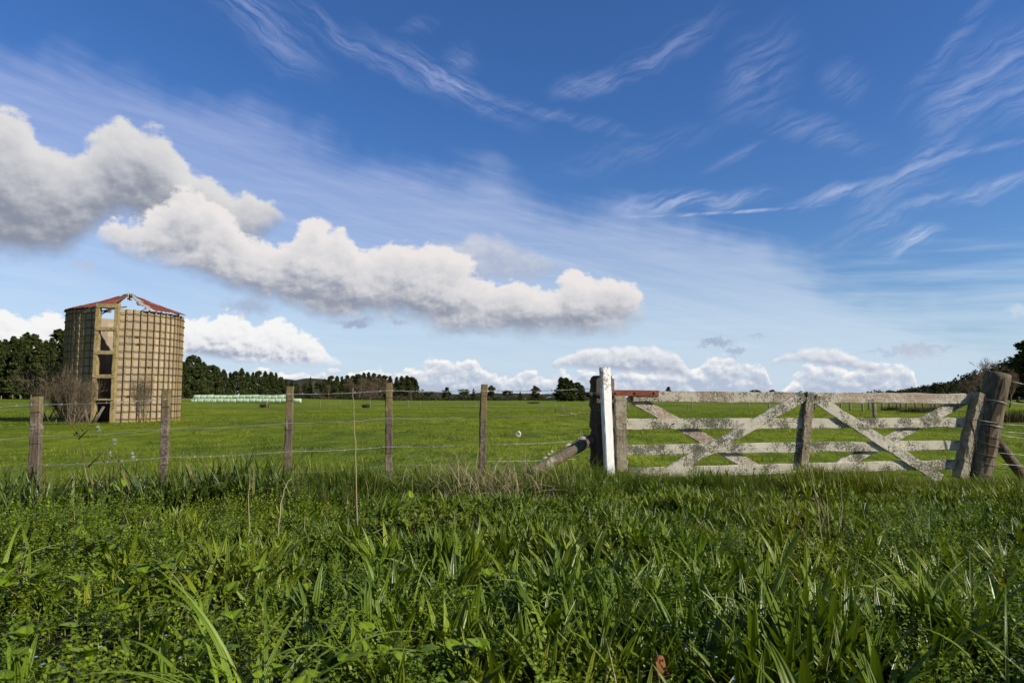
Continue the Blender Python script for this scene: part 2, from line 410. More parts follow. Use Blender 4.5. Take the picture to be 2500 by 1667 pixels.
def leafmat(name, a, b, c=None, rough=0.42, spec=0.22, trans=0.22, ribs=0.0, patch=0.0, tint=(1.25, 1.2, 0.45)):
    m, g = mat(name); r = g.attr('rnd')
    col = g.mix(r, a, b)
    if c is not None: col = g.mix(g.ss(0.86, 0.97, r), col, c)
    geo = g.new('ShaderNodeNewGeometry'); pos = E(g, geo.outputs['Position'])
    if patch:
        n = g.noise(pos, patch, 3, 0.5)
        col = g.mix(g.ss(0.38, 0.66, n) , g.mix(1.0, col, (0.78, 0.88, 0.85), 'MULTIPLY'), g.mix(1.0, col, (1.25, 1.12, 0.95), 'MULTIPLY'))
    nrmv = None
    if ribs:
        u = g.attr('across')
        rib = g.m('COSINE', u * ribs)
        col = g.mix(g.ss(0.55, 1.0, rib) * 0.4, col, g.mix(1.0, col, (1.7, 1.5, 1.4), 'MULTIPLY'))
        nrmv = g.bump(rib, 0.5, 0.003)
    finish(g, col, rough, nrmv, spec, trans=trans, tcol=g.mix(1.0, col, tint, 'MULTIPLY'))
    return m
def texco(g, kind='Object'):
    tc = g.new('ShaderNodeTexCoord'); return E(g, tc.outputs[kind])

leafmat('grass_leaf', (0.060, 0.098, 0.007), (0.230, 0.305, 0.024), (0.42, 0.37, 0.13), patch=0.35)
leafmat('pasture_leaf', (0.115, 0.170, 0.007), (0.285, 0.350, 0.014), (0.36, 0.32, 0.06), patch=0.12, rough=0.6, spec=0.2)
leafmat('plantain_leaf', (0.055, 0.095, 0.007), (0.245, 0.340, 0.030), (0.32, 0.36, 0.07), ribs=9.0, patch=0.7, rough=0.34, spec=0.34)
leafmat('speedwell_leaf', (0.068, 0.118, 0.007), (0.250, 0.350, 0.022), (0.30, 0.37, 0.05), rough=0.4, spec=0.32, patch=1.2)
leafmat('strap_leaf', (0.055, 0.095, 0.012), (0.120, 0.180, 0.024), (0.26, 0.22, 0.09), rough=0.35, spec=0.5, ribs=7.0)
leafmat('blade_leaf', (0.150, 0.240, 0.020), (0.280, 0.395, 0.048), rough=0.38, spec=0.38, ribs=8.0)
leafmat('broad_leaf', (0.120, 0.200, 0.008), (0.225, 0.325, 0.018), rough=0.4, spec=0.35, ribs=5.0)
leafmat('feather_leaf', (0.085, 0.145, 0.018), (0.15, 0.225, 0.030))
leafmat('straw', (0.36, 0.29, 0.16), (0.58, 0.49, 0.31), (0.18, 0.13, 0.07), rough=0.7, spec=0.2, trans=0.15, tint=(1, 1, 0.9))
leafmat('weed_stem', (0.10, 0.12, 0.035), (0.17, 0.09, 0.045), rough=0.6, trans=0.05)
leafmat('petal_blue', (0.30, 0.40, 0.80), (0.55, 0.62, 0.90), rough=0.6, trans=0.3, tint=(1, 1, 1))
leafmat('petal_white', (0.75, 0.74, 0.70), (0.86, 0.85, 0.80), rough=0.8, trans=0.3, tint=(1, 1, 1))
leafmat('petal_yellow', (0.75, 0.55, 0.08), (0.8, 0.6, 0.1), rough=0.8, trans=0.2, tint=(1, 1, .6))
leafmat('pine_needles', (0.030, 0.046, 0.012), (0.078, 0.094, 0.024), (0.12, 0.095, 0.035), rough=0.7, spec=0.15, trans=0.1)
leafmat('broadleaf_foliage', (0.035, 0.050, 0.014), (0.085, 0.090, 0.028), (0.09, 0.08, 0.03), rough=0.7, spec=0.15, trans=0.12)
leafmat('hill_foliage', (0.026, 0.038, 0.016), (0.062, 0.072, 0.026), rough=0.8, spec=0.1, trans=0.05)
leafmat('palm_leaf', (0.06, 0.11, 0.02), (0.10, 0.16, 0.03), rough=0.5)
leafmat('twig', (0.13, 0.095, 0.06), (0.21, 0.16, 0.105), (0.30, 0.25, 0.18), rough=0.85, spec=0.1, trans=0.0)
leafmat('bare_crown', (0.16, 0.115, 0.08), (0.235, 0.17, 0.12), rough=0.85, spec=0.1, trans=0.1, tint=(1, 1, 1))
leafmat('bush_leaf', (0.055, 0.045, 0.024), (0.11, 0.085, 0.048), (0.17, 0.13, 0.075), rough=0.7, trans=0.1)

def build_ground_mat():
    m, g = mat('ground'); geo = g.new('ShaderNodeNewGeometry'); pos = E(g, geo.outputs['Position'])
    x, y, z = g.sep(pos)
    n1 = g.noise(pos, 0.06, 4, 0.55); n2 = g.noise(pos, 0.9, 5, 0.6); n3 = g.noise(pos, 14.0, 3, 0.6)
    n4 = g.noise(g.xyz(x * 0.25, y, 0.0), 0.22, 4, 0.55)
    far = g.mix(g.ss(0.35, 0.65, n1), (0.115, 0.170, 0.008), (0.250, 0.310, 0.014))
    far = g.mix(g.ss(0.56, 0.74, n4) * 0.8, far, (0.135, 0.120, 0.036))
    far = g.mix(g.ss(0.42, 0.62, n2) * 0.45, far, (0.050, 0.105, 0.008))
    far = g.mix(g.ss(0.45, 0.70, n3) * 0.6, far, (0.21, 0.265, 0.035))
    n5 = g.noise(g.xyz(x * 1.6, y * 0.55, 3.0), 1.0, 5, 0.65)
    far = g.mix(1.0, far, g.mix(g.ss(0.36, 0.64, n5), (0.66, 0.72, 0.7), (1.22, 1.16, 1.1)), 'MULTIPLY')
    rut = g.ss(2.2, 0.3, (y - 37.5 + (n1 - 0.5) * 14.0 + x * 0.05).abs()) * g.ss(0.40, 0.56, n2)
    far = g.mix(rut * 0.8, far, (0.085, 0.068, 0.035))
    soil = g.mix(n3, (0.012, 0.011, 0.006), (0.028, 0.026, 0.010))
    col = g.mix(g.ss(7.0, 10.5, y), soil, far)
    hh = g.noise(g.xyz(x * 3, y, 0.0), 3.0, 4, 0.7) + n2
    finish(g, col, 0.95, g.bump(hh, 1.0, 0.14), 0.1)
build_ground_mat()

def wood(name, a, b, lichen=0.5, topm=None, lich_a=(0.50, 0.47, 0.34), lich_b=(0.10, 0.10, 0.06), moss=None, stain=None, grain=(3, 3, 40), dark=0.3, bumpk=0.6, lsc=22.0):
    """weathered timber: grain along the object's local Z is not assumed, so streaks come from stretched noise"""
    m, g = mat(name); p = texco(g)
    v = g.vm('MULTIPLY', p, grain)
    n = g.noise(v, 1.0, 5, 0.65); n2 = g.noise(p, 2.2, 4, 0.6)
    col = g.mix(g.ss(0.3, 0.7, n), a, b)
    col = g.mix(g.ss(0.62, 0.72, n) * dark, col, (0.05, 0.04, 0.03))
    hgt = n
    if lichen > 0:
        l1 = g.noise(p, lsc, 4, 0.7); cov = g.noise(p, 2.6, 4, 0.6)
        k = g.ss(0.60 - 0.28 * lichen, 0.72 - 0.28 * lichen, cov * 0.55 + l1 * 0.5)
        col = g.mix(k * 0.68, col, lich_a)
        cov2 = g.noise(g.vm('ADD', p, (7.3, 2.1, 4.4)), 3.4, 4, 0.62); l2 = g.noise(p, lsc * 1.9, 4, 0.75)
        k2 = g.ss(0.575 - 0.07 * lichen, 0.61 - 0.07 * lichen, cov2 * 0.50 + l2 * 0.50)
        col = g.mix(k2 * 0.92, col, g.mix(g.ss(0.42, 0.58, g.noise(p, lsc * 2.5, 3, 0.7)), lich_b, (0.17, 0.165, 0.11)))
        hgt = n * 0.4 + k * 0.5 + k2 * 0.5 + l2 * 0.4
    if moss is not None:
        k3 = g.ss(0.5, 0.62, g.noise(p, 5.0, 4, 0.65))
        col = g.mix(k3 * 0.7, col, moss)
    if topm is not None:
        zz = g.sep(p)[2] + (n2 - 0.5) * 0.5; col = g.mix(g.ss(topm[0], topm[1], zz) * 0.75, col, g.mix(g.noise(p, 30.0, 4, 0.7), (0.14, 0.105, 0.035), (0.34, 0.27, 0.12)))
    if stain is not None: col = g.mix(g.ss(0.45, 0.7, n2) * 0.7, col, stain)
    finish(g, col, 0.9, g.bump(hgt, bumpk, 0.012), 0.15)
    return m
wood('gate_timber', (0.33, 0.26, 0.185), (0.50, 0.415, 0.315), lichen=0.9, grain=(2, 2, 60), lich_a=(0.72, 0.69, 0.56), lich_b=(0.060, 0.060, 0.036), lsc=34.0)
wood('gate_timber_clean', (0.34, 0.26, 0.19), (0.50, 0.41, 0.32), lichen=0.45, grain=(2, 2, 45), lich_a=(0.66, 0.62, 0.50), lsc=30.0)
wood('gate_upright', (0.20, 0.16, 0.11), (0.36, 0.295, 0.205), lichen=0.5, grain=(40, 40, 2), lich_a=(0.45, 0.42, 0.30))
wood('post_dark', (0.075, 0.055, 0.040), (0.15, 0.11, 0.08), lichen=0.12, grain=(30, 30, 2), dark=0.6, lich_a=(0.34, 0.33, 0.24))
wood('post_grey', (0.10, 0.083, 0.055), (0.25, 0.21, 0.145), lichen=0.10, grain=(26, 26, 1.5), dark=0.7, bumpk=1.0, stain=(0.10, 0.07, 0.05))
wood('fence_post', (0.080, 0.060, 0.044), (0.22, 0.175, 0.125), lichen=0.30, topm=(0.72, 1.0), grain=(60, 60, 4), lich_a=(0.36, 0.30, 0.22), lich_b=(0.06, 0.045, 0.035), lsc=40.0)
wood('post_cap', (0.17, 0.13, 0.055), (0.30, 0.23, 0.10), lichen=0.30, grain=(60, 60, 5), lich_a=(0.36, 0.30, 0.13), lsc=40.0)
wood('stay_timber', (0.11, 0.088, 0.065), (0.21, 0.17, 0.13), lichen=0.22, grain=(40, 6, 40), lich_a=(0.50, 0.50, 0.36))
wood('far_post', (0.18, 0.15, 0.10), (0.32, 0.28, 0.20), lichen=0.0)
wood('bark', (0.08, 0.06, 0.045), (0.15, 0.12, 0.09), lichen=0.0)
wood('frame_concrete', (0.28, 0.215, 0.11), (0.40, 0.315, 0.18), lichen=0.40, lich_a=(0.36, 0.27, 0.085), lich_b=(0.16, 0.12, 0.05), grain=(6, 6, 6), lsc=9.0)

def m_white():
    m, g = mat('white_paint'); p = texco(g); x, y, z = g.sep(p)
    k = g.ss(0.575, 0.63, g.noise(p, 26.0, 4, 0.7) * 0.55 + g.noise(p, 6.0, 3, 0.6) * 0.35 + g.ss(0.55, 1.4, z) * 0.15)
    c = g.mix(g.noise(p, 3.0, 3), (0.80, 0.80, 0.78), (0.86, 0.86, 0.84))
    c = g.mix(k * 0.85, c, (0.22, 0.20, 0.12))
    finish(g, c, 0.45, g.bump(g.noise(p, 15.0, 3), 0.2, 0.01), 0.4)
m_white()
def m_rust(name, a, b, c, sc=9.0):
    m, g = mat(name); p = texco(g)
    n = g.noise(p, sc, 5, 0.65); col = g.mix(g.ss(0.35, 0.65, n), a, b)
    col = g.mix(g.ss(0.58, 0.68, g.noise(g.vm('ADD', p, (4, 2, 7)), sc * 0.6, 4, 0.6)), col, c)
    finish(g, col, 0.75, g.bump(n, 0.4, 0.005), 0.3)
m_rust('rust_steel', (0.20, 0.055, 0.028), (0.26, 0.085, 0.045), (0.13, 0.045, 0.03), 14.0)
m_rust('rust_roof', (0.17, 0.042, 0.028), (0.25, 0.075, 0.048), (0.36, 0.20, 0.15), 2.3)
m_rust('pale_roof', (0.50, 0.47, 0.43), (0.42, 0.36, 0.32), (0.24, 0.09, 0.06), 2.0)
m_rust('rust_hoop', (0.075, 0.040, 0.020), (0.12, 0.065, 0.028), (0.20, 0.14, 0.05), 3.0)
m_rust('dark_steel', (0.03, 0.028, 0.025), (0.07, 0.06, 0.05), (0.10, 0.06, 0.04), 20.0)
m_rust('clay', (0.20, 0.085, 0.030), (0.30, 0.135, 0.052), (0.09, 0.045, 0.022), 18.0)
def m_wire(name, a, b, rough=0.45, metal=0.5):
    m, g = mat(name); p = texco(g)
    finish(g, g.mix(g.ss(0.52, 0.6, g.noise(p, 0.9, 4, 0.7)), a, b), rough, None, 0.5, metal=metal)
m_wire('wire', (0.52, 0.52, 0.50), (0.26, 0.20, 0.15))
m_wire('old_wire', (0.20, 0.15, 0.11), (0.12, 0.08, 0.06), 0.7, 0.2)
m_wire('porcelain', (0.72, 0.68, 0.58), (0.62, 0.56, 0.44), 0.35, 0.0)
def m_stave(name, inner=False):
    m, g = mat(name); p = texco(g); x, y, z = g.sep(p); r = g.attr('rnd')
    col = g.mix(r, (0.32, 0.26, 0.185), (0.45, 0.375, 0.275))
    blk = g.m('FLOOR', z / 0.62 + r * 7.0)
    rn = g.noise(g.xyz(blk * 3.7, r * 97.0, 0.0), 1.0, 0, 0.5)
    col = g.mix(g.ss(0.35, 0.65, rn), g.mix(1.0, col, (0.86, 0.86, 0.88), 'MULTIPLY'), g.mix(1.0, col, (1.13, 1.10, 1.04), 'MULTIPLY'))
    n = g.noise(g.vm('MULTIPLY', p, (5, 5, 1.0)), 1.0, 5, 0.65)
    col = g.mix(g.ss(0.50, 0.72, n) * 0.5, col, (0.22, 0.175, 0.115))
    col = g.mix(g.ss(0.50, 0.66, g.noise(p, 1.1, 5, 0.6)) * (0.1 if inner else 0.32), col, (0.36, 0.28, 0.13))
    finish(g, col, 0.92, g.bump(g.noise(p, 16.0, 5, 0.7), 0.4, 0.02), 0.1)
m_stave('stave_concrete'); m_stave('inner_concrete', True)
def m_plain(name, a, b, sc=4.0, rough=0.8, bump=0.3):
    m, g = mat(name); p = texco(g); n = g.noise(p, sc, 4, 0.6)
    finish(g, g.mix(n, a, b), rough, g.bump(n, bump, 0.02), 0.2)
m_plain('rib_concrete', (0.25, 0.18, 0.08), (0.40, 0.31, 0.17), 3.0)
m_plain('groove', (0.05, 0.035, 0.02), (0.08, 0.055, 0.03))
m_plain('bale_wrap', (0.48, 0.64, 0.40), (0.58, 0.72, 0.50), 2.0, 0.35)
m_plain('house_wall', (0.75, 0.74, 0.70), (0.82, 0.81, 0.78))
m_plain('house_roof', (0.38, 0.40, 0.42), (0.50, 0.52, 0.54))
m_plain('green_roof', (0.55, 0.66, 0.55), (0.66, 0.76, 0.66))
m_plain('window_glass', (0.03, 0.035, 0.04), (0.05, 0.055, 0.06), rough=0.1)
m_plain('hill_ground', (0.022, 0.030, 0.014), (0.040, 0.046, 0.020), 0.02, 0.95)
m_plain('seedhead', (0.34, 0.30, 0.20), (0.5, 0.45, 0.33), 60.0)
m_plain('bud', (0.05, 0.075, 0.02), (0.13, 0.13, 0.05), 60.0)

# ================================================================== terrain
def sst(a, b, v):
    t = np.clip((np.asarray(v, float) - a) / (b - a), 0, 1); return t * t * (3 - 2 * t)
def terrain(x, y):
    x = np.asarray(x, float); y = np.asarray(y, float)
    z = -0.36 * sst(32, 78, y) - 0.05 * sst(160, 400, y)
    z = z + 1.0 * sst(70, 150, y) * sst(-45, -110, x)
    z = z - 0.13 * sst(3.2, 6.0, x) * sst(6.0, 7.6, y) * sst(13, 9.5, y)
    z = z - 0.10 * sst(-2.0, -5.0, x) * sst(4.5, 6.3, y) * sst(12, 8.5, y)
    amp = sst(9, 14, y) * sst(400, 120, y)
    z = z + amp * (0.035 * np.sin(x * 0.31 + 1.7 * np.sin(y * 0.17)) + 0.03 * np.sin(y * 0.42 + x * 0.12) + 0.02 * np.sin(y * 1.1 + 2.0 * np.sin(x * 0.4)))
    z = z + sst(9, 7, y) * 0.015 * (np.sin(x * 2.3 + y * 1.7) + np.sin(x * 1.1 - y * 2.9))
    return z
def ground_hit(px, py):
    d = ray(px, py); lo = 1.0; Y = 1.0
    best = None
    for Y in np.geomspace(2, 600, 3000):
        t = Y / d[1]
        if CAMZ + d[2] * t <= float(terrain(d[0] * t, Y)): best = Y; break
    Y = best if best else 600.0
    t = Y / d[1]; x = d[0] * t
    return np.array([x, Y, float(terrain(x, Y))])
def build_ground():
    ys = np.concatenate([[-60, -20, -8, -3, 0], np.arange(0.5, 12, 0.22), np.geomspace(12.2, 3500, 150)])
    us = np.linspace(-1, 1, 161)
    X = us[None] * (14 + 1.6 * np.abs(ys))[:, None]; Y = np.broadcast_to(ys[:, None], X.shape)
    Z = terrain(X, Y); V = np.stack([X, Y, Z], 2).reshape(-1, 3)
    r, c = X.shape; i = np.arange(r - 1)[:, None] * c + np.arange(c - 1)[None]
    Q = np.stack([i, i + 1, i + c + 1, i + c], 2).reshape(-1, 4)
    o = Geo().add(V, Q).build('ground', MATS['ground']); tag(o, kind='structure')
build_ground()
def hill(name, pts, Y0, depth, base=-2):
    """a ridge whose crest follows (photo x, crest height in photo px above the horizon) at distance Y0"""
    xs = np.array([P(px, HORIZ, Y0)[0] for px, _ in pts]); hs = np.array([h * Y0 / F0 for _, h in pts])
    X = np.linspace(xs[0], xs[-1], 90); Hh = np.interp(X, xs, hs)
    Hh = Hh + (np.sin(X * 0.05) + np.sin(X * 0.13 + 1)) * 0.012 * Hh.max() * (Hh > 0.5)
    g = Geo(); rows = 14; V = []
    for k in range(rows + 1):
        t = k / rows; prof = math.sin(math.pi * t) ** 0.8 if t < 1 else 0
        V.append(np.stack([X, np.full(90, Y0 + (t - 0.5) * depth), base + (Hh - base) * prof], 1))
    V = np.concatenate(V); i = np.arange(rows)[:, None] * 90 + np.arange(89)[None]
    g.add(V, np.stack([i, i + 1, i + 91, i + 90], 2).reshape(-1, 4))
    o = g.build(name, MATS['hill_ground']); tag(o, kind='structure')
    return V

# ================================================================== the silo
def build_silo():
    RAD = 2.27; Y = 30.6; c = P(301, HORIZ, Y); c[2] = float(terrain(c[0], Y))
    t = empty('silo', c, math.atan2(c[1], c[0]) - math.pi / 2)
    tag(t, 'tall round abandoned concrete silo with rusty hoops and a broken red roof', 'silo')
    HW = 4.72; N = 52; a0 = R(-17.0); half = R(10.8)
    pos = lambda r, a, z: np.array([r * math.sin(a), -r * math.cos(a), z])
    wall = Geo(); inner = Geo(); rib = Geo(); gro = Geo()
    for k in range(N):
        am = 2 * math.pi * (k + 0.5) / N - math.pi; da = math.pi / N
        if abs(am - a0) < half - 0.01: continue
        top = HW + rng.normal(0, 0.012); rr = rng.random()
        ro = RAD + rng.normal(0, 0.008)
        rows = 12; zz = np.linspace(-0.2, top, rows)
        V = []
        for z in zz:
            for a in (am - da * 0.985, am - da * 0.3, am + da * 0.4, am + da * 0.985): V.append(pos(ro, a, z))
        i = np.arange(rows - 1)[:, None] * 4 + np.arange(3)[None]
        wall.add(V, np.stack([i, i + 1, i + 5, i + 4], 2).reshape(-1, 4), rnd=rr)
        Vi = [pos(RAD - 0.11, a, z) for z in (-0.2, top) for a in (am + da, am - da)]
        inner.add(Vi, [[0, 1, 3, 2]], rnd=rr)
        wall.add([pos(ro, am - da, top), pos(ro, am + da, top), pos(RAD - 0.11, am + da, top), pos(RAD - 0.11, am - da, top)], [[0, 1, 2, 3]], rnd=rr)
        aj = am + da
        if abs(aj - a0) < half: continue
        # raised rib along each joint with a dark gap on its left
        V = []; w2 = 0.036 / RAD; h = 0.058
        for z in np.linspace(-0.2, top + 0.004, 24):
            jj = rng.normal(0, 0.0035)
            V += [pos(RAD - 0.02, aj - w2, z), pos(RAD + h + jj, aj - w2 * 0.8 + jj / RAD, z), pos(RAD + h + jj, aj + w2 * 0.8 + jj / RAD, z), pos(RAD - 0.02, aj + w2, z)]
        i = np.arange(23)[:, None] * 4 + np.arange(3)[None]
        rib.add(V, np.concatenate([np.stack([i, i + 1, i + 5, i + 4], 2).reshape(-1, 4), [[92, 93, 94, 95]]]), rnd=rr)
        V = [pos(RAD + 0.010, aj - w2 - a_, z) for z in (-0.2, top - 0.01) for a_ in (0.020 / RAD, 0.0)]
        gro.add(V, [[0, 1, 3, 2]])
    w = wall.build('wall', MATS['stave_concrete'], t, smooth=False)
    inner.build('inner_wall', MATS['inner_concrete'], t, smooth=False)
    rib.build('ribs', MATS['rib_concrete'], t, smooth=False); gro.build('joints', MATS['groove'], t, smooth=False)
    g = Geo(); th = np.linspace(0, 2 * math.pi, 40, endpoint=False)
    V = np.concatenate([np.stack([np.sin(th), np.cos(th), th * 0], 1) * (RAD - 0.1), [[0, 0, 0.0]]]); V[:, 2] = 0.03
    g.add(V, None, [[i, (i + 1) % 40, 40] for i in range(40)]); g.build('silo_floor', MATS['groove'], t)
    z = 0.14; k = 0
    while z < HW - 0.12:
        hp = Geo(); aa = np.linspace(a0 + half - 0.03, a0 - half + 2 * math.pi + 0.03, 150)
        ph = rng.random() * 6; tl = rng.normal(0, 0.006)
        pts = np.array([pos(RAD + 0.072, a, z + 0.004 * math.sin(3 * a + ph) + tl * math.sin(a)) for a in aa])
        tube(hp, pts, 0.0155, 5, caps=True)
        for a in aa[rng.integers(5, 140, 2)]:      # tightening lugs
            q0 = pos(RAD + 0.08, a - 0.04, z); q1 = pos(RAD + 0.08, a + 0.04, z); tube(hp, [q0, q1], 0.026, 6)
        hp.build('hoop', MATS['rust_hoop'], t)
        z += (0.308, 0.302, 0.345, 0.30, 0.322)[k % 5]; k += 1
    # ladder bay: concrete frame with five openings
    n = pos(1, a0, 0); tx = np.array([math.cos(a0), math.sin(a0), 0]); o0 = n * (RAD + 0.10)
    f = Geo(); fw = 0.155; dpt = 0.30; hwid = 0.435
    for s in (-1, 1):
        plank(f, o0 + tx * s * (hwid - fw / 2) + np.array([0, 0, -0.1]), o0 + tx * s * (hwid - fw / 2) + np.array([0, 0, HW + 0.20]), tx, fw, dpt, 26, 0.012, 0.005)
    f.build('ladder_frame', MATS['frame_concrete'], t, smooth=False)
    for zz in (0.94, 1.90, 2.88, 3.86, 4.82):
        f = Geo(); plank(f, o0 + tx * (-hwid + 0.02) + n * 0.03 + np.array([0, 0, zz]), o0 + tx * (hwid - 0.02) + n * 0.03 + np.array([0, 0, zz]), (0, 0, 1), 0.155 if zz > 1 else 0.07, dpt, 10, 0.012, 0.005)
        f.build('crossbar', MATS['frame_concrete'], t, smooth=False)
    # roof: torn sheet-iron cone, its front and back sectors gone
    AP = 5.72; EZ = HW + 0.04; RO = RAD + 0.17; ctr = np.array([0.06, 0, 0])
    def sector(name, a1, a2, m, r_in=0.0, rag_in=0.0, rag_a=0.03, RO=RO, lift=0.0):
        g = Geo(); na = int((a2 - a1) / 0.020); nr = 12; V = []
        for j in range(nr + 1):
            for i in range(na + 1):
                u = i / na; a = a1 + (a2 - a1) * u
                if i in (0, na): a += rng.normal(0, rag_a) * (1.6 - j / nr)
                r0 = r_in + rag_in * abs(math.sin(u * 17.0) * math.sin(u * 7)) ; r = r0 + (RO + 0.02 * math.sin(a * 23) - r0) * j / nr
                zc = AP + lift - (AP + lift - EZ) * (r / RO) + 0.018 * math.sin(i * math.pi * 0.5) + rng.normal(0, 0.006) - 0.05 * math.sin(r / RO * math.pi)
                if j == nr: zc -= 0.03 * abs(math.sin(a * 9))
                V.append(pos(r, a, zc) + ctr)
        q = np.arange(nr)[:, None] * (na + 1) + np.arange(na)[None]
        g.add(V, np.stack([q, q + 1, q + na + 2, q + na + 1], 2).reshape(-1, 4))
        o = g.build(name, m, t); md = o.modifiers.new('thick', 'SOLIDIFY'); md.thickness = 0.018
        return o
    tag(sector('roof_sheet', R(-118), R(-21), MATS['rust_roof'], 0.42, 0.12), 'long rust red roof sheets sloping down to the left')
    tag(sector('roof_sheet', R(22), R(66), MATS['rust_roof'], 0.50, 0.1, 0.05), 'rust red roof sheets at the right of the hole')
    tag(sector('roof_sheet', R(-100), R(-42), MATS['pale_roof'], 0.06, 0.05, 0.06, RO=1.0, lift=0.03), 'pale peeling roof sheet near the peak')
    tag(sector('roof_sheet', R(15), R(24), MATS['pale_roof'], 0.3, 0.1, 0.05, RO=RO, lift=0.035), 'narrow pale torn strip edging the roof hole')
    cap = Geo()
    tube(cap, [(0.06, 0, AP - 0.30), (0.05, 0, AP - 0.1), (0.06, 0, AP + 0.02)], [0.03, 0.08, 0.05], 8, jit=0.2)
    for q in range(9):
        a = rng.uniform(-2.6, 1.8); r = rng.uniform(0.12, 0.34); c0 = np.array([0.06, 0, AP - 0.02]) + pos(r * 0.4, a, 0); c1 = np.array([0.06, 0, AP - 0.10 + rng.normal(0, 0.03)]) + pos(r, a, 0)
        plank(cap, c0, c1, (0.3, 1, 0.2), 0.12, 0.012, 4, 0.002, 0.012)
    plank(cap, (0.10, -0.1, AP - 0.02), (0.13, -0.12, AP - 0.34), (1, 0, 0), 0.10, 0.02, 4, 0.004, 0.006)
    plank(cap, (0.00, -0.1, AP - 0.02), (-0.01, -0.12, AP - 0.30), (1, 0, 0), 0.05, 0.02, 4, 0.004, 0.004)
    tag(cap.build('roof_peak', MATS['pale_roof'], t), 'crumpled pale metal at the roof peak')
    for a in (R(-95), R(-60), R(-22), R(21), R(64)):
        rf = Geo(); plank(rf, pos(RAD - 0.05, a, EZ - 0.01) + ctr, pos(0.2, a, AP - 0.13) + ctr, (0, 0, 1), 0.06, 0.035, 8, 0.004, 0.003)
        rf.build('rafter', MATS['bark'], t)
    bt = Geo(); plank(bt, pos(RAD - 0.4, a0 - 0.25, HW - 0.05), pos(RAD - 0.25, a0 + 0.28, HW + 0.16), (0, 0, 1), 0.05, 0.03, 6); bt.build('batten', MATS['bark'], t)
    top = Geo(); plank(top, pos(RAD + 0.03, a0 - 0.42, HW - 0.06), pos(RAD + 0.03, a0 - 0.19, HW - 0.02), (0, 0, 1), 0.2, 0.03, 8, 0.004, 0.02)
    tag(top.build('torn_flashing', MATS['pale_roof'], t), 'torn pale sheet under the eave left of the ladder')
    # leaning boards at the foot of the ladder bay
    def world(v): 
        ca, sa = math.cos(t.rotation_euler.z), math.sin(t.rotation_euler.z)
        return np.array([c[0] + v[0] * ca - v[1] * sa, c[1] + v[0] * sa + v[1] * ca, c[2] + v[2]])
    for (u0, u1, h, lb) in ((-0.22, 0.06, 0.66, 'pale weathered board leaning across the lowest opening of the silo'),
                            (-0.42, -0.66, 0.70, 'narrow grey board leaning on the silo wall left of the ladder frame')):
        g = Geo(); p0 = world(o0 + tx * u0 + n * 0.34 + np.array([0, 0, -0.02])); p1 = world(o0 + tx * u1 + n * 0.155 + np.array([0, 0, h]))
        plank(g, p0, p1, (1, 0, 0.1), 0.11 if u1 > 0 else 0.07, 0.03, 8); tag(g.build('board', MATS['gate_upright'], smooth=False), lb, 'board')
    return c
SILO = build_silo()

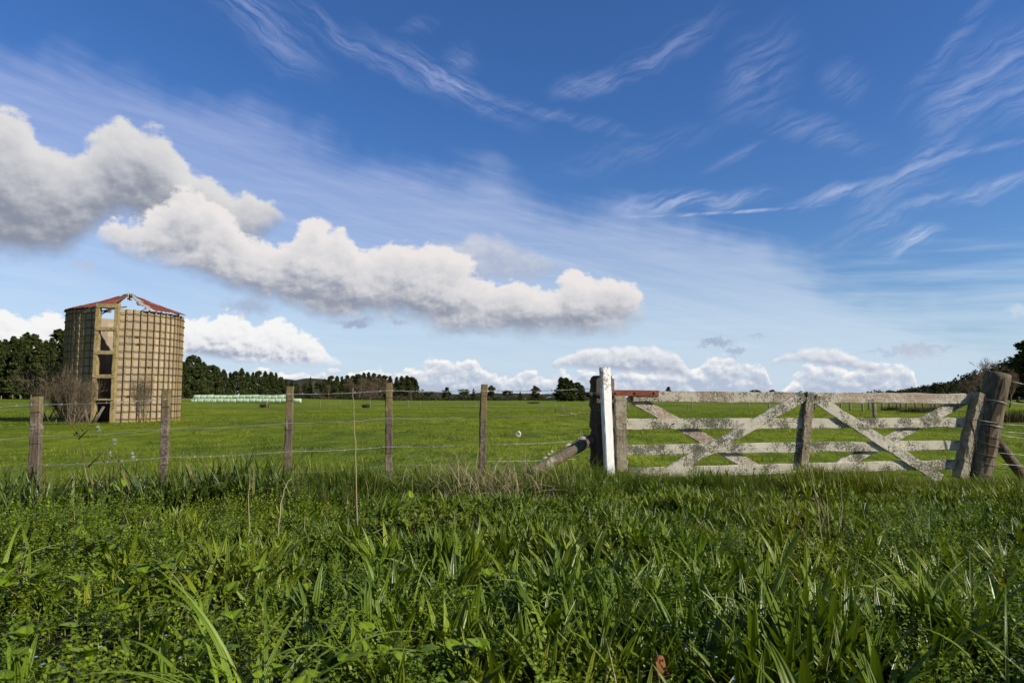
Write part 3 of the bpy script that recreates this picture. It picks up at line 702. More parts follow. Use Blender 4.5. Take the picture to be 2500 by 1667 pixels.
# ================================================================== gate, gate post, strainers
GA = P(1508, HORIZ, 7.75); GB = P(2410, HORIZ, 8.40)
gd = nrm(GB - GA); gn = np.array([gd[1], -gd[0], 0.0])       # gn points at the camera side
def gp(px, py, off=0.0):
    d = ray(px, py); o = np.array([0, 0, CAMZ]); A = GA + gn * off
    t = (A - o).dot(gn) / d.dot(gn); return o + d * t
def build_gate():
    base = gp(1512, 1170); t = empty('farm_gate', (base[0], base[1], 0))
    tag(t, 'lichen-covered wooden farm gate with four rails and crossed braces', 'gate')
    L0 = np.array(t.location)
    def pl(name, m, a, b, w, off, th=0.034, wd=(0, 0, 1), lab=None, w1=None, jit=0.0022, segs=30):
        g = Geo(); plank(g, gp(*a, off) - L0, gp(*b, off) - L0, wd, w, th, segs, 0.004, jit, w1=w1)
        o = g.build(name, MATS[m], t, smooth=False)
        if lab: tag(o, lab)
        return o
    up = (0, 0, 1)
    pl('rail', 'gate_timber_clean', (1545, 967), (2398, 974), 0.122, 0.0, lab='top rail, paler and cleaner toward its right end')
    pl('rail', 'gate_timber', (1523, 1035), (2362, 1031), 0.118, 0.0)
    pl('rail', 'gate_timber', (1523, 1098), (2352, 1086), 0.112, 0.0)
    pl('rail', 'gate_timber', (1535, 1154), (2340, 1133), 0.112, 0.0)
    pl('stile', 'gate_upright', (1513, 966), (1518, 1150), 0.125, 0.036, 0.075, gd, 'thick hinge stile at the left end')
    pl('stile', 'gate_upright', (2391, 961), (2343, 1166), 0.115, 0.055, 0.14, gd, 'leaning latch stile at the right end')
    pl('stile', 'gate_upright', (1978, 957), (1962, 1138), 0.095, 0.040, 0.044, gd, 'middle stile in front of the rails')
    pl('stile', 'gate_upright', (1968, 962), (1945, 1150), 0.085, -0.040, 0.042, gd, 'middle stile behind the rails')
    pl('brace', 'gate_timber', (1963, 966), (1592, 1174), 0.122, 0.0355, 0.032, up, 'front brace falling to the left')
    pl('brace', 'gate_timber', (1990, 972), (2296, 1170), 0.122, 0.0355, 0.032, up, 'front brace falling to the right')
    pl('brace', 'gate_timber_clean', (1535, 966), (1856, 1150), 0.125, -0.036, 0.032, up, 'rear brace in the left half')
    pl('brace', 'gate_timber', (2362, 972), (2046, 1138), 0.120, -0.036, 0.032, up, 'rear brace in the right half')
    g = Geo(); plank(g, gp(1499, 959, 0.024) - L0, gp(1608, 960, 0.024) - L0, up, 0.066, 0.010, 10, 0.002, 0.0006)
    for px in (1504, 1551, 1598): bolt(g, gp(px, 959, 0.029) - L0, gn, 0.013, 0.009)
    g.build('hinge_strap', MATS['rust_steel'], t, smooth=False)
    for (a, b) in ((1645, 1034), (1850, 1034), (1752, 1092), (2258, 1033), (1972, 975), (1988, 975), (1968, 1040), (1967, 1095), (2385, 976), (1512, 1040), (1512, 1100), (1521, 1110), (1843, 1144), (1622, 1155), (2093, 1036), (2170, 1090), (1956, 972), (2000, 980)):
        g = Geo(); bolt(g, gp(a, b, 0.056 if 1500 < a < 1530 or 1955 < a < 1995 else 0.046 if a in (1850, 1752, 2093, 2170, 2000) else 0.018) - L0, gn, 0.009, 0.006)
        g.build('bolt', MATS['dark_steel'], t, smooth=False)
    return t
build_gate()

def build_gate_post():
    b = P(1475, 1185, 7.95); b[2] = float(terrain(b[0], b[1])) ; t = empty('gate_post', b)
    tag(t, 'thick dark squared timber gate post behind the white post', 'post')
    g = Geo(); top = P(1470, 917, 7.95) - b
    V0 = np.array([0.0, 0, -0.25]); gdx = np.array([1.0, 0.05, 0])
    plank(g, V0, top - np.array([0, 0, 0.05]), gdx, 0.285, 0.22, 30, 0.05, 0.005, round_=False, w1=0.275)
    plank(g, top - np.array([0, 0, 0.052]), top, gdx, 0.270, 0.20, 2, 0.06, 0.006, w1=0.20)
    g.build('post', MATS['post_dark'], t, smooth=False)
    h = Geo(); z = P(1470, 963, 7.95)[2] - b[2]; fr = z / top[2]; cx = top[0] * fr; cy = top[1] * fr
    for a_, b_ in (((-0.152, -0.125), (0.152, -0.125)), ((-0.152, -0.125), (-0.152, 0.12)), ((0.152, -0.125), (0.152, 0.12))):
        plank(h, (cx + a_[0], cy + a_[1], z), (cx + b_[0], cy + b_[1], z), (0, 0, 1), 0.05, 0.008, 4, 0.002, 0.0005)
    tube(h, [(cx - 0.20, cy - 0.12, z), (cx - 0.13, cy - 0.13, z)], 0.028, 8)
    tag(h.build('steel_band', MATS['dark_steel'], t), 'steel band and bolt round the post below the top wire')
    br = Geo(); p0 = P(1446, 1072, 7.90) - b; p1 = P(1292, 1146, 7.45) - b; p1[2] -= 0.05
    tube(br, [p0 + (p1 - p0) * k for k in np.linspace(0, 1, 16)], 0.064, 12, jit=0.05); 
    tag(br.build('stay', MATS['stay_timber'], t), 'round stay sloping down to the left with pale lichen')
    for (px, py, r) in ((1425, 1062, .05), (1415, 1066, .035), (1387, 1081, .035), (1340, 1103, .028), (1331, 1113, .03), (1347, 1098, .022)):
        lf = Geo(); q = P(px, py + 5, 7.70) - b; n_ = 11; th = np.linspace(0, 6.283, n_, endpoint=False); rr = r * (0.8 + 0.4 * rng.random(n_))
        ax = nrm(p1 - p0); up = nrm(np.cross(ax, np.array([0, 1, 0.0]))); up = up if up[2] > 0 else -up
        nn = nrm(up * 0.75 + np.array([0, -0.66, 0])); s2 = np.cross(nn, ax)
        V = [q + ax * math.cos(a) * rr[i] * 1.2 + s2 * math.sin(a) * rr[i] * 0.7 + nn * 0.004 for i, a in enumerate(th)]
        V2 = [q + ax * math.cos(a) * rr[i] * 0.7 + s2 * math.sin(a) * rr[i] * 0.4 + nn * 0.018 for i, a in enumerate(th)]
        k = np.arange(n_); lf.add(V + V2 + [q + nn * 0.02], np.stack([k, (k + 1) % n_, n_ + (k + 1) % n_, n_ + k], 1), np.stack([n_ + k, n_ + (k + 1) % n_, np.full(n_, 2 * n_)], 1))
        lf.build('lichen', MATS['seedhead'], t)
build_gate_post()

def build_white_post():
    b = P(1489, 1180, 7.60); b[2] = float(terrain(b[0], b[1])); t = P(1476.5, 897, 7.66)
    g = Geo(); ax = t - b
    plank(g, -0.15 * ax, ax, (0.92, 0.39, 0), 0.108, 0.07, 20, 0.012, 0.0012, w1=0.118)
    o = g.build('white_post', MATS['white_paint'], loc=b, smooth=False)
    tag(o, 'slim white painted post with lichen stains in front of the gate post', 'post')
build_white_post()

def build_right_post():
    b = P(2378, 1196, 8.28); zt = float(terrain(b[0], b[1])); t = empty('strainer_post', (b[0], b[1], zt))
    tag(t, 'thick round weathered post leaning to the right at the gate latch end', 'post')
    top = P(2437, 913, 8.33) - np.array([b[0], b[1], zt]); bot = np.array([-0.05, 0, -0.25]); b0 = np.array([0.0, 0, 0.0])
    g = Geo(); ks = np.linspace(0, 1, 26)
    ax = top - bot; pts = np.array([bot + ax * k for k in ks])
    tube(g, pts, 0.142 - 0.004 * ks, 22, jit=0.025)
    tag(g.build('post', MATS['post_grey'], t, smooth=True), 'round grey timber post')
    # deep split down its front
    sp = Geo(); side = nrm(np.array([0.1, -1.0, 0])); V = []; n_ = 14
    for k in np.linspace(0.28, 0.97, n_):
        w = 0.045 * math.sin(math.pi * (k - 0.26) / 0.74) + 0.006; c = bot + ax * k + side * 0.149 + np.array([-0.025 + 0.012 * math.sin(k * 17), 0.008, 0])
        V += [c - np.array([w, 0, 0]) + rng.normal(0, 0.003, 3), c + np.array([w, 0.002, 0]) + rng.normal(0, 0.003, 3)]
    q = np.arange(n_ - 1) * 2
    sp.add(V, np.stack([q, q + 1, q + 3, q + 2], 1)); sp.build('split', MATS['groove'], t)
    for py in (1035, 1062, 1078, 1104, 1122, 1150, 980):
        k = np.clip((1196 - py) / 283.0, 0, 1) * 0.86 + 0.13; c = bot + ax * k; u = nrm(ax); e1 = nrm(np.cross(u, (0, 1, 0))); e2 = np.cross(u, e1)
        w = Geo(); th = np.linspace(0, 2 * math.pi, 28); tube(w, np.array([c + (e1 * math.cos(a) + e2 * math.sin(a)) * 0.156 + u * 0.01 * math.sin(a + py) for a in th]), 0.0032, 5, caps=False)
        w.build('wire_band', MATS['old_wire' if py > 1036 else 'wire'], t)
    st = Geo(); p0 = P(2436, 1080, 8.35); p1 = P(2530, 1205, 8.75)
    L0 = np.array(t.location); tube(st, [p0 - L0 + (p1 - p0) * k for k in np.linspace(0, 1, 14)], 0.062, 12, jit=0.04)
    tag(st.build('stay', MATS['post_grey'], t), 'round stay sloping down to the right')
    lw = Geo(); tube(lw, [gp(2372, 1024, 0.16), P(2400, 1027, 8.15), P(2436, 1033, 8.17), P(2443, 1035, 8.30)], 0.004, 5)
    tag(lw.build('wire_loop', MATS['wire']), 'pale wire loop holding the gate to the leaning post', 'wire')
    ch = Geo(); a = gp(2370, 1028, 0.17); b2 = gp(2383, 1098, 0.17)
    for k in range(17):
        c = a + (b2 - a) * (k / 16.0) + np.array([0.014 * math.sin(k / 16 * math.pi), 0, 0]); th = np.linspace(0, 2 * math.pi, 9)
        e1 = np.array([0, 0, 1.0]); e2 = np.array([1.0, 0, 0]) if k % 2 else np.array([0, 1.0, 0])
        tube(ch, np.array([c + e1 * math.cos(q) * 0.019 + e2 * math.sin(q) * 0.011 for q in th]), 0.0045, 5, caps=False)
    tag(ch.build('chain', MATS['dark_steel']), 'dark short chain hanging from the gate latch stile', 'chain')
build_right_post()

# ================================================================== near wire fence
def build_fence():
    t = empty('wire_fence', P(705, 1180, 7.0)); L0 = np.array(t.location); L0[2] = 0; t.location = L0
    tag(t, 'post and wire fence running from the left edge to the gate post', 'fence')
    FP = [(-240, 980, -246, 1170, 6.2, 25), (90, 968, 85, 1172, 6.5, 22.5), (407, 952, 398.5, 1184, 6.75, 17.8), (708.5, 943, 700.5, 1176, 7.0, 17), (949, 935, 949.5, 1182, 7.25, 16.4), (1182, 938, 1176, 1150, 7.45, 15.6)]
    for i, (tx, ty, bx, by, Y, w) in enumerate(FP):
        top = P(tx, ty, Y); b = P(bx, by, Y); ax = top - b; b = b - ax / ax[2] * (b[2] - float(terrain(b[0], Y)) + 0.12)
        g = Geo(); wm = w * Y / F0; k = 0.80
        q0 = b - L0; q1 = top - L0
        plank(g, q0, q1, (1, 0.15, 0), wm * 1.02, wm * 0.8, 20, 0.006, 0.0022, w1=wm)
        p = g.build('fence_post', MATS['fence_post'], t, smooth=False)
        if i == 1: tag(p, 'broad paler weathered post at the left end')
    Ys = [6.2, 6.45, 6.7, 6.95, 7.2, 7.4, 7.83]
    X = [-240, 88, 405, 706, 949, 1181, 1440]
    def wire(ys, m='wire', r=0.0024, barbs=False, X=X, Ys=Ys, strands=1):
        pts = []
        for (x0, y0, Y0), (x1, y1, Y1) in zip(list(zip(X, ys, Ys))[:-1], list(zip(X, ys, Ys))[1:]):
            a = P(x0, y0, Y0 - 0.05); b = P(x1, y1, Y1 - 0.05)
            for k in np.linspace(0, 1, 24, endpoint=False):
                q = a + (b - a) * k; q[2] -= 0.012 * math.sin(math.pi * k) + 0.0015 * math.sin(k * 37); pts.append(q)
        pts.append(P(X[-1], ys[-1], Ys[-1] - 0.05)); pts = np.array(pts) - L0
        g = Geo()
        if barbs:
            fine = np.concatenate([a + (b - a) * np.linspace(0, 1, 8, endpoint=False)[:, None] for a, b in zip(pts[:-1], pts[1:])])
            ph = np.arange(len(fine)) * 1.6
            for s in (0, math.pi):
                tube(g, fine + np.stack([0 * ph, np.cos(ph + s), np.sin(ph + s)], 1) * 0.0021, 0.0017, 4)
            acc = 0; last = pts[0]
            for p_ in fine[::1]:
                acc += np.linalg.norm(p_ - last); last = p_
                if acc > 0.125:
                    acc = 0; e = rng.normal(0, 1, 3); e[0] *= 0.3; e = nrm(e) * 0.016
                    f_ = np.array([0.006, 0, 0]); tube(g, [p_ - e, p_ + e], 0.0015, 4); tube(g, [p_ - e[[0, 2, 1]] + f_, p_ + e[[0, 2, 1]] + f_], 0.0015, 4)
                    tube(g, [p_ - f_, p_ + f_], 0.0035, 5)
        else: tube(g, pts, r, 5)
        return g.build('wire', MATS[m], t)
    tag(wire([998, 988, 974, 962, 953, 953.5, 949], barbs=True), 'barbed top wire with small knots')
    wire([1086, 1065, 1047, 1033, 1021, 1017, 1009])
    wire([1156, 1136, 1116, 1102, 1090, 1085, 1074], barbs=True)
    wire([1206, 1190, 1173, 1154, 1137, 1126, 1118])
    wire([1157, 1137, 1117, 1098, 1082, 1066.5, 1046], 'old_wire', 0.0014)
    # end knots and the dark tie-offs at the gate post
    k = Geo(); a = P(1393, 1010, 7.72) - L0; tube(k, [a - [0.02, 0, 0], a, a + [0.02, 0, 0.005]], [0.005, 0.009, 0.005], 6)
    tube(k, [a + [0, 0, -.01], a + [0.005, 0, .03]], 0.003, 4); k.build('wire_knot', MATS['wire'], t)
    ins = Geo(); c = P(1265, 1060, 7.50) - L0; th = np.linspace(0, 2 * math.pi, 14)
    tube(ins, np.array([c + np.array([math.cos(q), 0.1 * math.sin(q), math.sin(q)]) * 0.022 for q in th]), 0.012, 8, caps=False)
    tube(ins, [c + [0, 0.004, 0.018], c + [0, 0.004, 0.034]], [0.018, 0.02], 8)
    tag(ins.build('insulator', MATS['porcelain'], t), 'small cream porcelain ring insulator')
    # right-hand continuation
    t2 = empty('wire_fence', (7.5, 8.4, 0)); tag(t2, 'wires running right from the leaning post to the picture edge', 'fence'); M0 = np.array(t2.location)
    for i, (ya, yb) in enumerate(((930, 938), (980, 987), (1035, 1038), (1053, 1057), (1062, 1070), (1104, 1111), (1130, 1137))):
        xa = 2468 - (ya - 930) * 0.25; a = P(xa, ya, 8.25); b = P(2500, yb, 8.45); b2 = b + (b - a) * 8 * (32 / (2500 - xa))
        g = Geo(); tube(g, np.array([a + (b2 - a) * k for k in np.linspace(0, 1, 8)]) - M0, 0.0024, 5); g.build('wire', MATS['wire'], t2)
    end = b2
    g = Geo(); z0 = float(terrain(end[0], end[1])); plank(g, np.array([end[0], end[1] + 0.06, z0 - 0.1]) - M0, np.array([end[0], end[1] + 0.06, 1.3]) - M0, (1, 0, 0), 0.1, 0.08); g.build('fence_post', MATS['fence_post'], t2)
build_fence()

# ================================================================== far fences, bales, houses
def build_far():
    L = [(475, 989, 15), (519, 993, 17), (651, 995, 17), (656, 994, 15), (781, 996, 17), (829, 995, 20), (903, 996, 18), (997, 998, 20), (1024, 1000, 21), (1134, 1001, 18), (1162, 1001, 16),
         (1203, 990, 9), (1320, 1003, 16), (1356, 1005, 17), (1374, 1005, 17), (1420, 1004, 16), (1455, 1003, 15), (1535, 1004, 19), (1679, 1002, 16), (1690, 1002, 17), (1785, 1002, 16), (1829, 1001, 15), (1878, 1003, 20)]
    t = empty('wire_fence', ground_hit(1200, 1001)); tag(t, 'distant post and wire fence crossing the middle of the paddock', 'fence'); L0 = np.array(t.location)
    tops = []
    for (px, py, h) in L:
        b = ground_hit(px, py); H = h * b[1] / F0
        g = Geo(); w = 0.13 if px in (651, 1878) else 0.085; le = rng.normal(0, 0.02)
        plank(g, b - L0 - [0, 0, 0.1], b - L0 + [le, 0, H], (1, 0, 0), w, w, 3, 0.01, 0.004)
        g.build('fence_post', MATS['far_post'], t); tops.append(b - L0 + [0, -0.06, H])
    tops = [q for q, l in zip(tops, L) if l[0] != 1203]
    for f in (0.92, 0.5):
        g = Geo(); tube(g, np.array([q * [1, 1, 1] - [0, 0, (1 - f) * 0.9] for q in tops]), 0.006, 3); g.build('wire', MATS['old_wire'], t)
    R2 = [(2053, 1000, 15), (2077, 1004, 19), (2107, 1007, 22), (2136, 1020, 33), (2155, 1000, 14), (2172, 998, 13), (2191, 1001, 16), (2200, 997, 12), (2214, 996, 11), (2236, 1001, 16), (2254, 998, 13), (2275, 997, 11), (2285, 997, 12), (2300, 994, 9), (1958, 1000, 16), (1990, 999, 14), (2020, 1000, 15), (2122, 999, 12)]
    t = empty('wire_fence', ground_hit(2136, 1015)); tag(t, 'cluster of pale fence posts seen through the right half of the gate', 'fence'); L0 = np.array(t.location)
    for (px, py, h) in R2:
        b = ground_hit(px, py); H = (h + 4) * b[1] / F0; g = Geo(); w = (7.0 if px == 2136 else 4.0) * b[1] / F0
        plank(g, b - L0 - [0, 0, 0.1], b - L0 + [rng.normal(0, 0.02), 0, H], (1, 0, 0), w, w, 3, 0.01, 0.004); g.build('fence_post', MATS['far_post'], t)
    for (a, b) in (((1958, 990), (2300, 990)), ((1958, 994), (2300, 993))):
        g = Geo(); A = P(a[0], a[1], 70); B = P(b[0], b[1], 90); tube(g, [A - L0, B - L0], 0.006, 3); g.build('wire', MATS['old_wire'], t)
    # left far fence by the trees
    t = empty('wire_fence', ground_hit(80, 978)); tag(t, 'distant fence posts along the foot of the pines left of the silo', 'fence'); L0 = np.array(t.location)
    for px in (2, 30, 48, 75, 103, 110, 129): 
        b = ground_hit(px, 976 + (px % 3)); g = Geo(); plank(g, b - L0 - [0, 0, 0.1], b - L0 + [0.03, 0, 12 * b[1] / F0], (1, 0, 0), 0.14, 0.1, 2, 0.01, 0.004); g.build('fence_post', MATS['far_post'], t)
    # bales
    proto = None; Y = 158.0
    ordn = ['first', 'second', 'third', 'fourth', 'fifth', 'sixth', 'seventh', 'eighth', 'ninth', 'tenth', 'eleventh', 'twelfth', 'thirteenth', 'fourteenth', 'fifteenth', 'sixteenth', 'seventeenth', 'eighteenth']
    Lb = 1.49; rb = 0.52
    rr_ = Geo(); ks = np.array([-0.5, -0.485, -0.45, -0.2, 0.2, 0.45, 0.485, 0.5]); tube(rr_, [(k * Lb, 0, rb) for k in ks], rb * np.array([0.80, 0.93, 1, 1.01, 1.01, 1, 0.93, 0.80]), 18)
    for row, x0, n_, yb in (('lower', 475, 17, 983.5), ('upper', 482, 15, 974.8)):
        for i in range(n_):
            px = x0 + i * 15.75
            if proto is None: o = rr_.build('hay_bale', MATS['bale_wrap']); proto = o
            else: o = proto.copy(); COL.objects.link(o)
            q = P(px, yb, Y + (0.15 if row == 'upper' else 0)); q[2] += rng.normal(0, 0.02)
            o.location = q; o.rotation_euler = (rng.uniform(0, 6), 0, rng.normal(0, 0.03))
            # turn about its own axis happens through the mesh centre
            o.rotation_euler[0] = 0
            o.scale = (rng.uniform(0.97, 1.0), 1, rng.uniform(0.94, 1.04))
            tag(o, f'pale green wrapped bale, {ordn[i]} from the left in the {row} row', 'hay bale', 'pale green wrapped bales in two rows')
    # houses
    def house(px, py, w, h, Y, wall, roof, label, gable=False):
        b = P(px, py, Y); t = empty('house', b); tag(t, label, 'house'); k = Y / F0; w *= k; h *= k; d = 7
        g = Geo(); wh = h * 0.6; v = [(-w/2, -d/2, -1.5), (w/2, -d/2, -1.5), (w/2, d/2, -1.5), (-w/2, d/2, -1.5), (-w/2, -d/2, wh), (w/2, -d/2, wh), (w/2, d/2, wh), (-w/2, d/2, wh)]
        g.add(v, [[0, 1, 5, 4], [1, 2, 6, 5], [2, 3, 7, 6], [3, 0, 4, 7]]); g.build('wall', MATS[wall], t, smooth=False)
        g = Geo(); e = 0.5; rv = [(-w/2-e, -d/2-e, wh-.05), (w/2+e, -d/2-e, wh-.05), (w/2+e, d/2+e, wh-.05), (-w/2-e, d/2+e, wh-.05)]
        rv += [(0, -d/2-e, h), (0, d/2+e, h)] if gable else [(-w/2-e, 0, h), (w/2+e, 0, h)]
        g.add(rv, [[0, 4, 5, 3], [1, 2, 5, 4]] if gable else [[0, 1, 5, 4], [2, 3, 4, 5]], [[0, 1, 4], [2, 3, 5]] if gable else [[0, 4, 3], [1, 2, 5]]); g.build('roof', MATS[roof], t, smooth=False)
        for s in (-0.28, 0.12):
            g = Geo(); plank(g, (w * s, -d/2 - 0.02, wh * 0.35), (w * s, -d/2 - 0.02, wh * 0.85), (1, 0, 0), w * 0.14, 0.05, 1, 0.01, 0); g.build('window', MATS['window_glass'], t, smooth=False)
    house(1145, 975, 20, 7, 330, 'house_wall', 'house_roof', 'long low white farmhouse beside the fourth wire fence post')
    house(1343, 976, 14, 8, 340, 'house_wall', 'green_roof', 'small white gabled shed left of the big dark tree', True)
    house(1361, 976, 12, 5, 335, 'green_roof', 'green_roof', 'low pale green shed tucked under the big dark tree')
    house(1283, 977, 7, 5, 320, 'house_wall', 'green_roof', 'tiny cream shed in the scrub left of the roundheaded tree', True)
build_far()

# ================================================================== trees
def conifer(seed, slender=0.26, N=7500, H=15.0, q=0.30, domed=0.5, broken=0.3):
    r = np.random.default_rng(seed); t = empty('pine_tree')
    g = Geo(); K = 105; cz = 0.03 + 0.95 * r.random(K) ** 0.9; env = (1 - cz) ** (1 - domed * 0.6) * np.minimum(1, 0.6 + cz * 2.2)
    ca = r.random(K) * 2 * math.pi; cr = env * slender * H * (0.45 + 0.55 * r.random(K)); C = np.stack([np.cos(ca) * cr, np.sin(ca) * cr, cz * H], 1)
    sp = C[cz < 0.85][:34]; C = np.concatenate([C, sp + np.stack([0 * sp[:, 0], 0 * sp[:, 0], H * r.uniform(.04, .11, len(sp))], 1)]); env = np.concatenate([env, np.full(len(sp), -.15)])
    C = np.concatenate([C, [[0, 0, H * 0.99], [r.normal(0, .2), 0, H * 0.93], [0, r.normal(0, .2), H * 0.86]]]); cs = np.concatenate([(0.35 + 0.75 * env + broken * r.random(len(env)) * env) * H / 15 * 0.92, [0.28, 0.5, 0.7]])
    idx = r.integers(0, len(C), N); d = r.normal(0, 1, (N, 3)); d /= np.linalg.norm(d, axis=1)[:, None]; rad = r.random(N) ** 0.45
    p = C[idx] + d * (rad * cs[idx])[:, None] * np.array([1.15, 1.15, 0.62])
    n1 = r.normal(0, 1, (N, 3)); n1 /= np.linalg.norm(n1, axis=1)[:, None]; n2 = np.cross(n1, r.normal(0, 1, (N, 3))); n2 /= np.linalg.norm(n2, axis=1)[:, None]
    s = q * (0.6 + 0.8 * r.random(N))[:, None]
    V = np.stack([p - n1 * s - n2 * s * .45, p + n1 * s * .9 - n2 * s * .3, p + n1 * s * 1.1 + n2 * s * .35, p - n1 * s * .8 + n2 * s * .5], 1).reshape(-1, 3)
    g.add(V, np.arange(N * 4).reshape(-1, 4), rnd=np.repeat(np.clip(r.random(len(C))[idx] * 0.6 + r.random(N) * 0.4, 0, 1), 4))
    g.build('crown', MATS['pine_needles'], t, smooth=False)
    b = Geo(); tube(b, [(0, 0, -1), (0, 0, H * 0.3), (r.normal(0, .1), 0, H * 0.6), (0, 0, H * 0.95)], [0.32, 0.26, 0.15, 0.03], 7)
    for k in range(14):
        z = H * (0.05 + 0.6 * r.random()); a = r.random() * 6.28; l = slender * H * 0.8 * (1 - z / H); tube(b, [(0, 0, z), (math.cos(a) * l, math.sin(a) * l, z + l * 0.2)], [0.07, 0.02], 4)
    b.build('trunk', MATS['bark'], t); t['H'] = H
    return t
def bare_tree(seed, H=9.0, levels=4, spread=0.55, stems=1, tw=700, name='bare_tree', matn='bare_crown', thick=0.020, upb=0.25):
    r = np.random.default_rng(seed); t = empty(name); tr = Geo(); br = Geo(); ends = []
    def grow(p, d, l, rad, lv):
        n_ = 4; pts = [p]; dd = d.copy()
        for k in range(n_):
            dd = nrm(dd + r.normal(0, 0.13, 3) + np.array([0, 0, 0.05])); pts.append(pts[-1] + dd * l / n_)
        rr = np.linspace(rad, rad * 0.55, n_ + 1)
        tube(tr if lv == 0 else br, pts, rr, 6 if lv == 0 else 4 if lv < 3 else 3, caps=False, rnd=r.random())
        if lv >= levels: ends.append((pts[-1], dd, l)); ends.append((pts[2], dd, l)); return
        for k in range(4 if lv < 2 else 3):
            i = r.integers(2, n_ + 1); side = nrm(r.normal(0, 1, 3)); nd = nrm(dd + side * spread * (1 + r.random() * .6) + np.array([0, 0, upb]))
            grow(pts[i], nd, l * r.uniform(0.58, 0.80), rr[i] * 0.62, lv + 1)
    for s in range(stems):
        a = r.random() * 6.28; d = nrm(np.array([math.cos(a) * (0.45 if stems > 1 else .05), math.sin(a) * (0.45 if stems > 1 else .05), 1.0]))
        grow(np.array([0, 0, -0.2]) + (r.normal(0, .25, 3) * [1, 1, 0] if stems > 1 else 0), d, H * 0.36, H * thick, 0)
    # fine twigs
    E_ = [ends[i] for i in r.integers(0, len(ends), tw)]
    p = np.array([e[0] for e in E_]); d = np.array([e[1] for e in E_]) + r.normal(0, 0.6, (tw, 3)) + [0, 0, .15]; d /= np.linalg.norm(d, axis=1)[:, None]
    l = H * r.uniform(0.04, 0.11, tw)[:, None]; sd = np.cross(d, r.normal(0, 1, (tw, 3))); sd /= np.linalg.norm(sd, axis=1)[:, None]; w = H * 0.0017
    V = np.stack([p - sd * w, p + sd * w, p + d * l + sd * w * .3, p + d * l - sd * w * .3], 1).reshape(-1, 3)
    br.add(V, np.arange(tw * 4).reshape(-1, 4), rnd=np.repeat(r.random(tw), 4))
    tr.build('trunk', MATS['twig'], t); br.build('crown', MATS[matn], t); t['H'] = H
    top = max(e[0][2] for e in ends); t['top'] = float(top)
    return t
def round_tree(seed, H=8.0, wid=0.5, N=3000, flat=0.8, q=0.30, name='broadleaf_tree', m='broadleaf_foliage', base=0.22):
    r = np.random.default_rng(seed); t = empty(name); g = Geo(); K = 36
    a = r.random(K) * 6.28; rr = np.sqrt(r.random(K)) * wid * H * 0.40; zz = H * (base + 0.14 + (0.80 - base) * r.random(K) * (1 - (rr / (wid * H * .6)) ** 2 * 0.5)); C = np.stack([np.cos(a) * rr, np.sin(a) * rr, zz], 1); cs = H * r.uniform(0.07, 0.15, K)
    idx = r.integers(0, K, N); d = r.normal(0, 1, (N, 3)); d /= np.linalg.norm(d, axis=1)[:, None]; p = C[idx] + d * (r.random(N) ** .4 * cs[idx])[:, None] * [1.2, 1.2, flat]
    n1 = r.normal(0, 1, (N, 3)); n1 /= np.linalg.norm(n1, axis=1)[:, None]; n2 = np.cross(n1, r.normal(0, 1, (N, 3))); n2 /= np.linalg.norm(n2, axis=1)[:, None]; s = q * H / 8 * (0.5 + 0.7 * r.random(N))[:, None]
    V = np.stack([p - n1 * s, p - n2 * s * .6, p + n1 * s, p + n2 * s * .6], 1).reshape(-1, 3)
    g.add(V, np.arange(N * 4).reshape(-1, 4), rnd=np.repeat(r.random(K)[idx] * .6 + r.random(N) * .4, 4)); g.build('crown', MATS[m], t, smooth=False)
    b = Geo(); tube(b, [(0, 0, -.5), (0.05, 0, H * .25), (0, .1, H * .6)], [H * .03, H * .024, H * .01], 7)
    for k in range(8):
        c = C[r.integers(0, K)]; tube(b, [(0, 0, H * .2), c * [.5, .5, .75], c], [H * .015, H * .009, H * .003], 4)
    b.build('trunk', MATS['bark'], t); t['H'] = H; t['top'] = H * 0.98
    return t

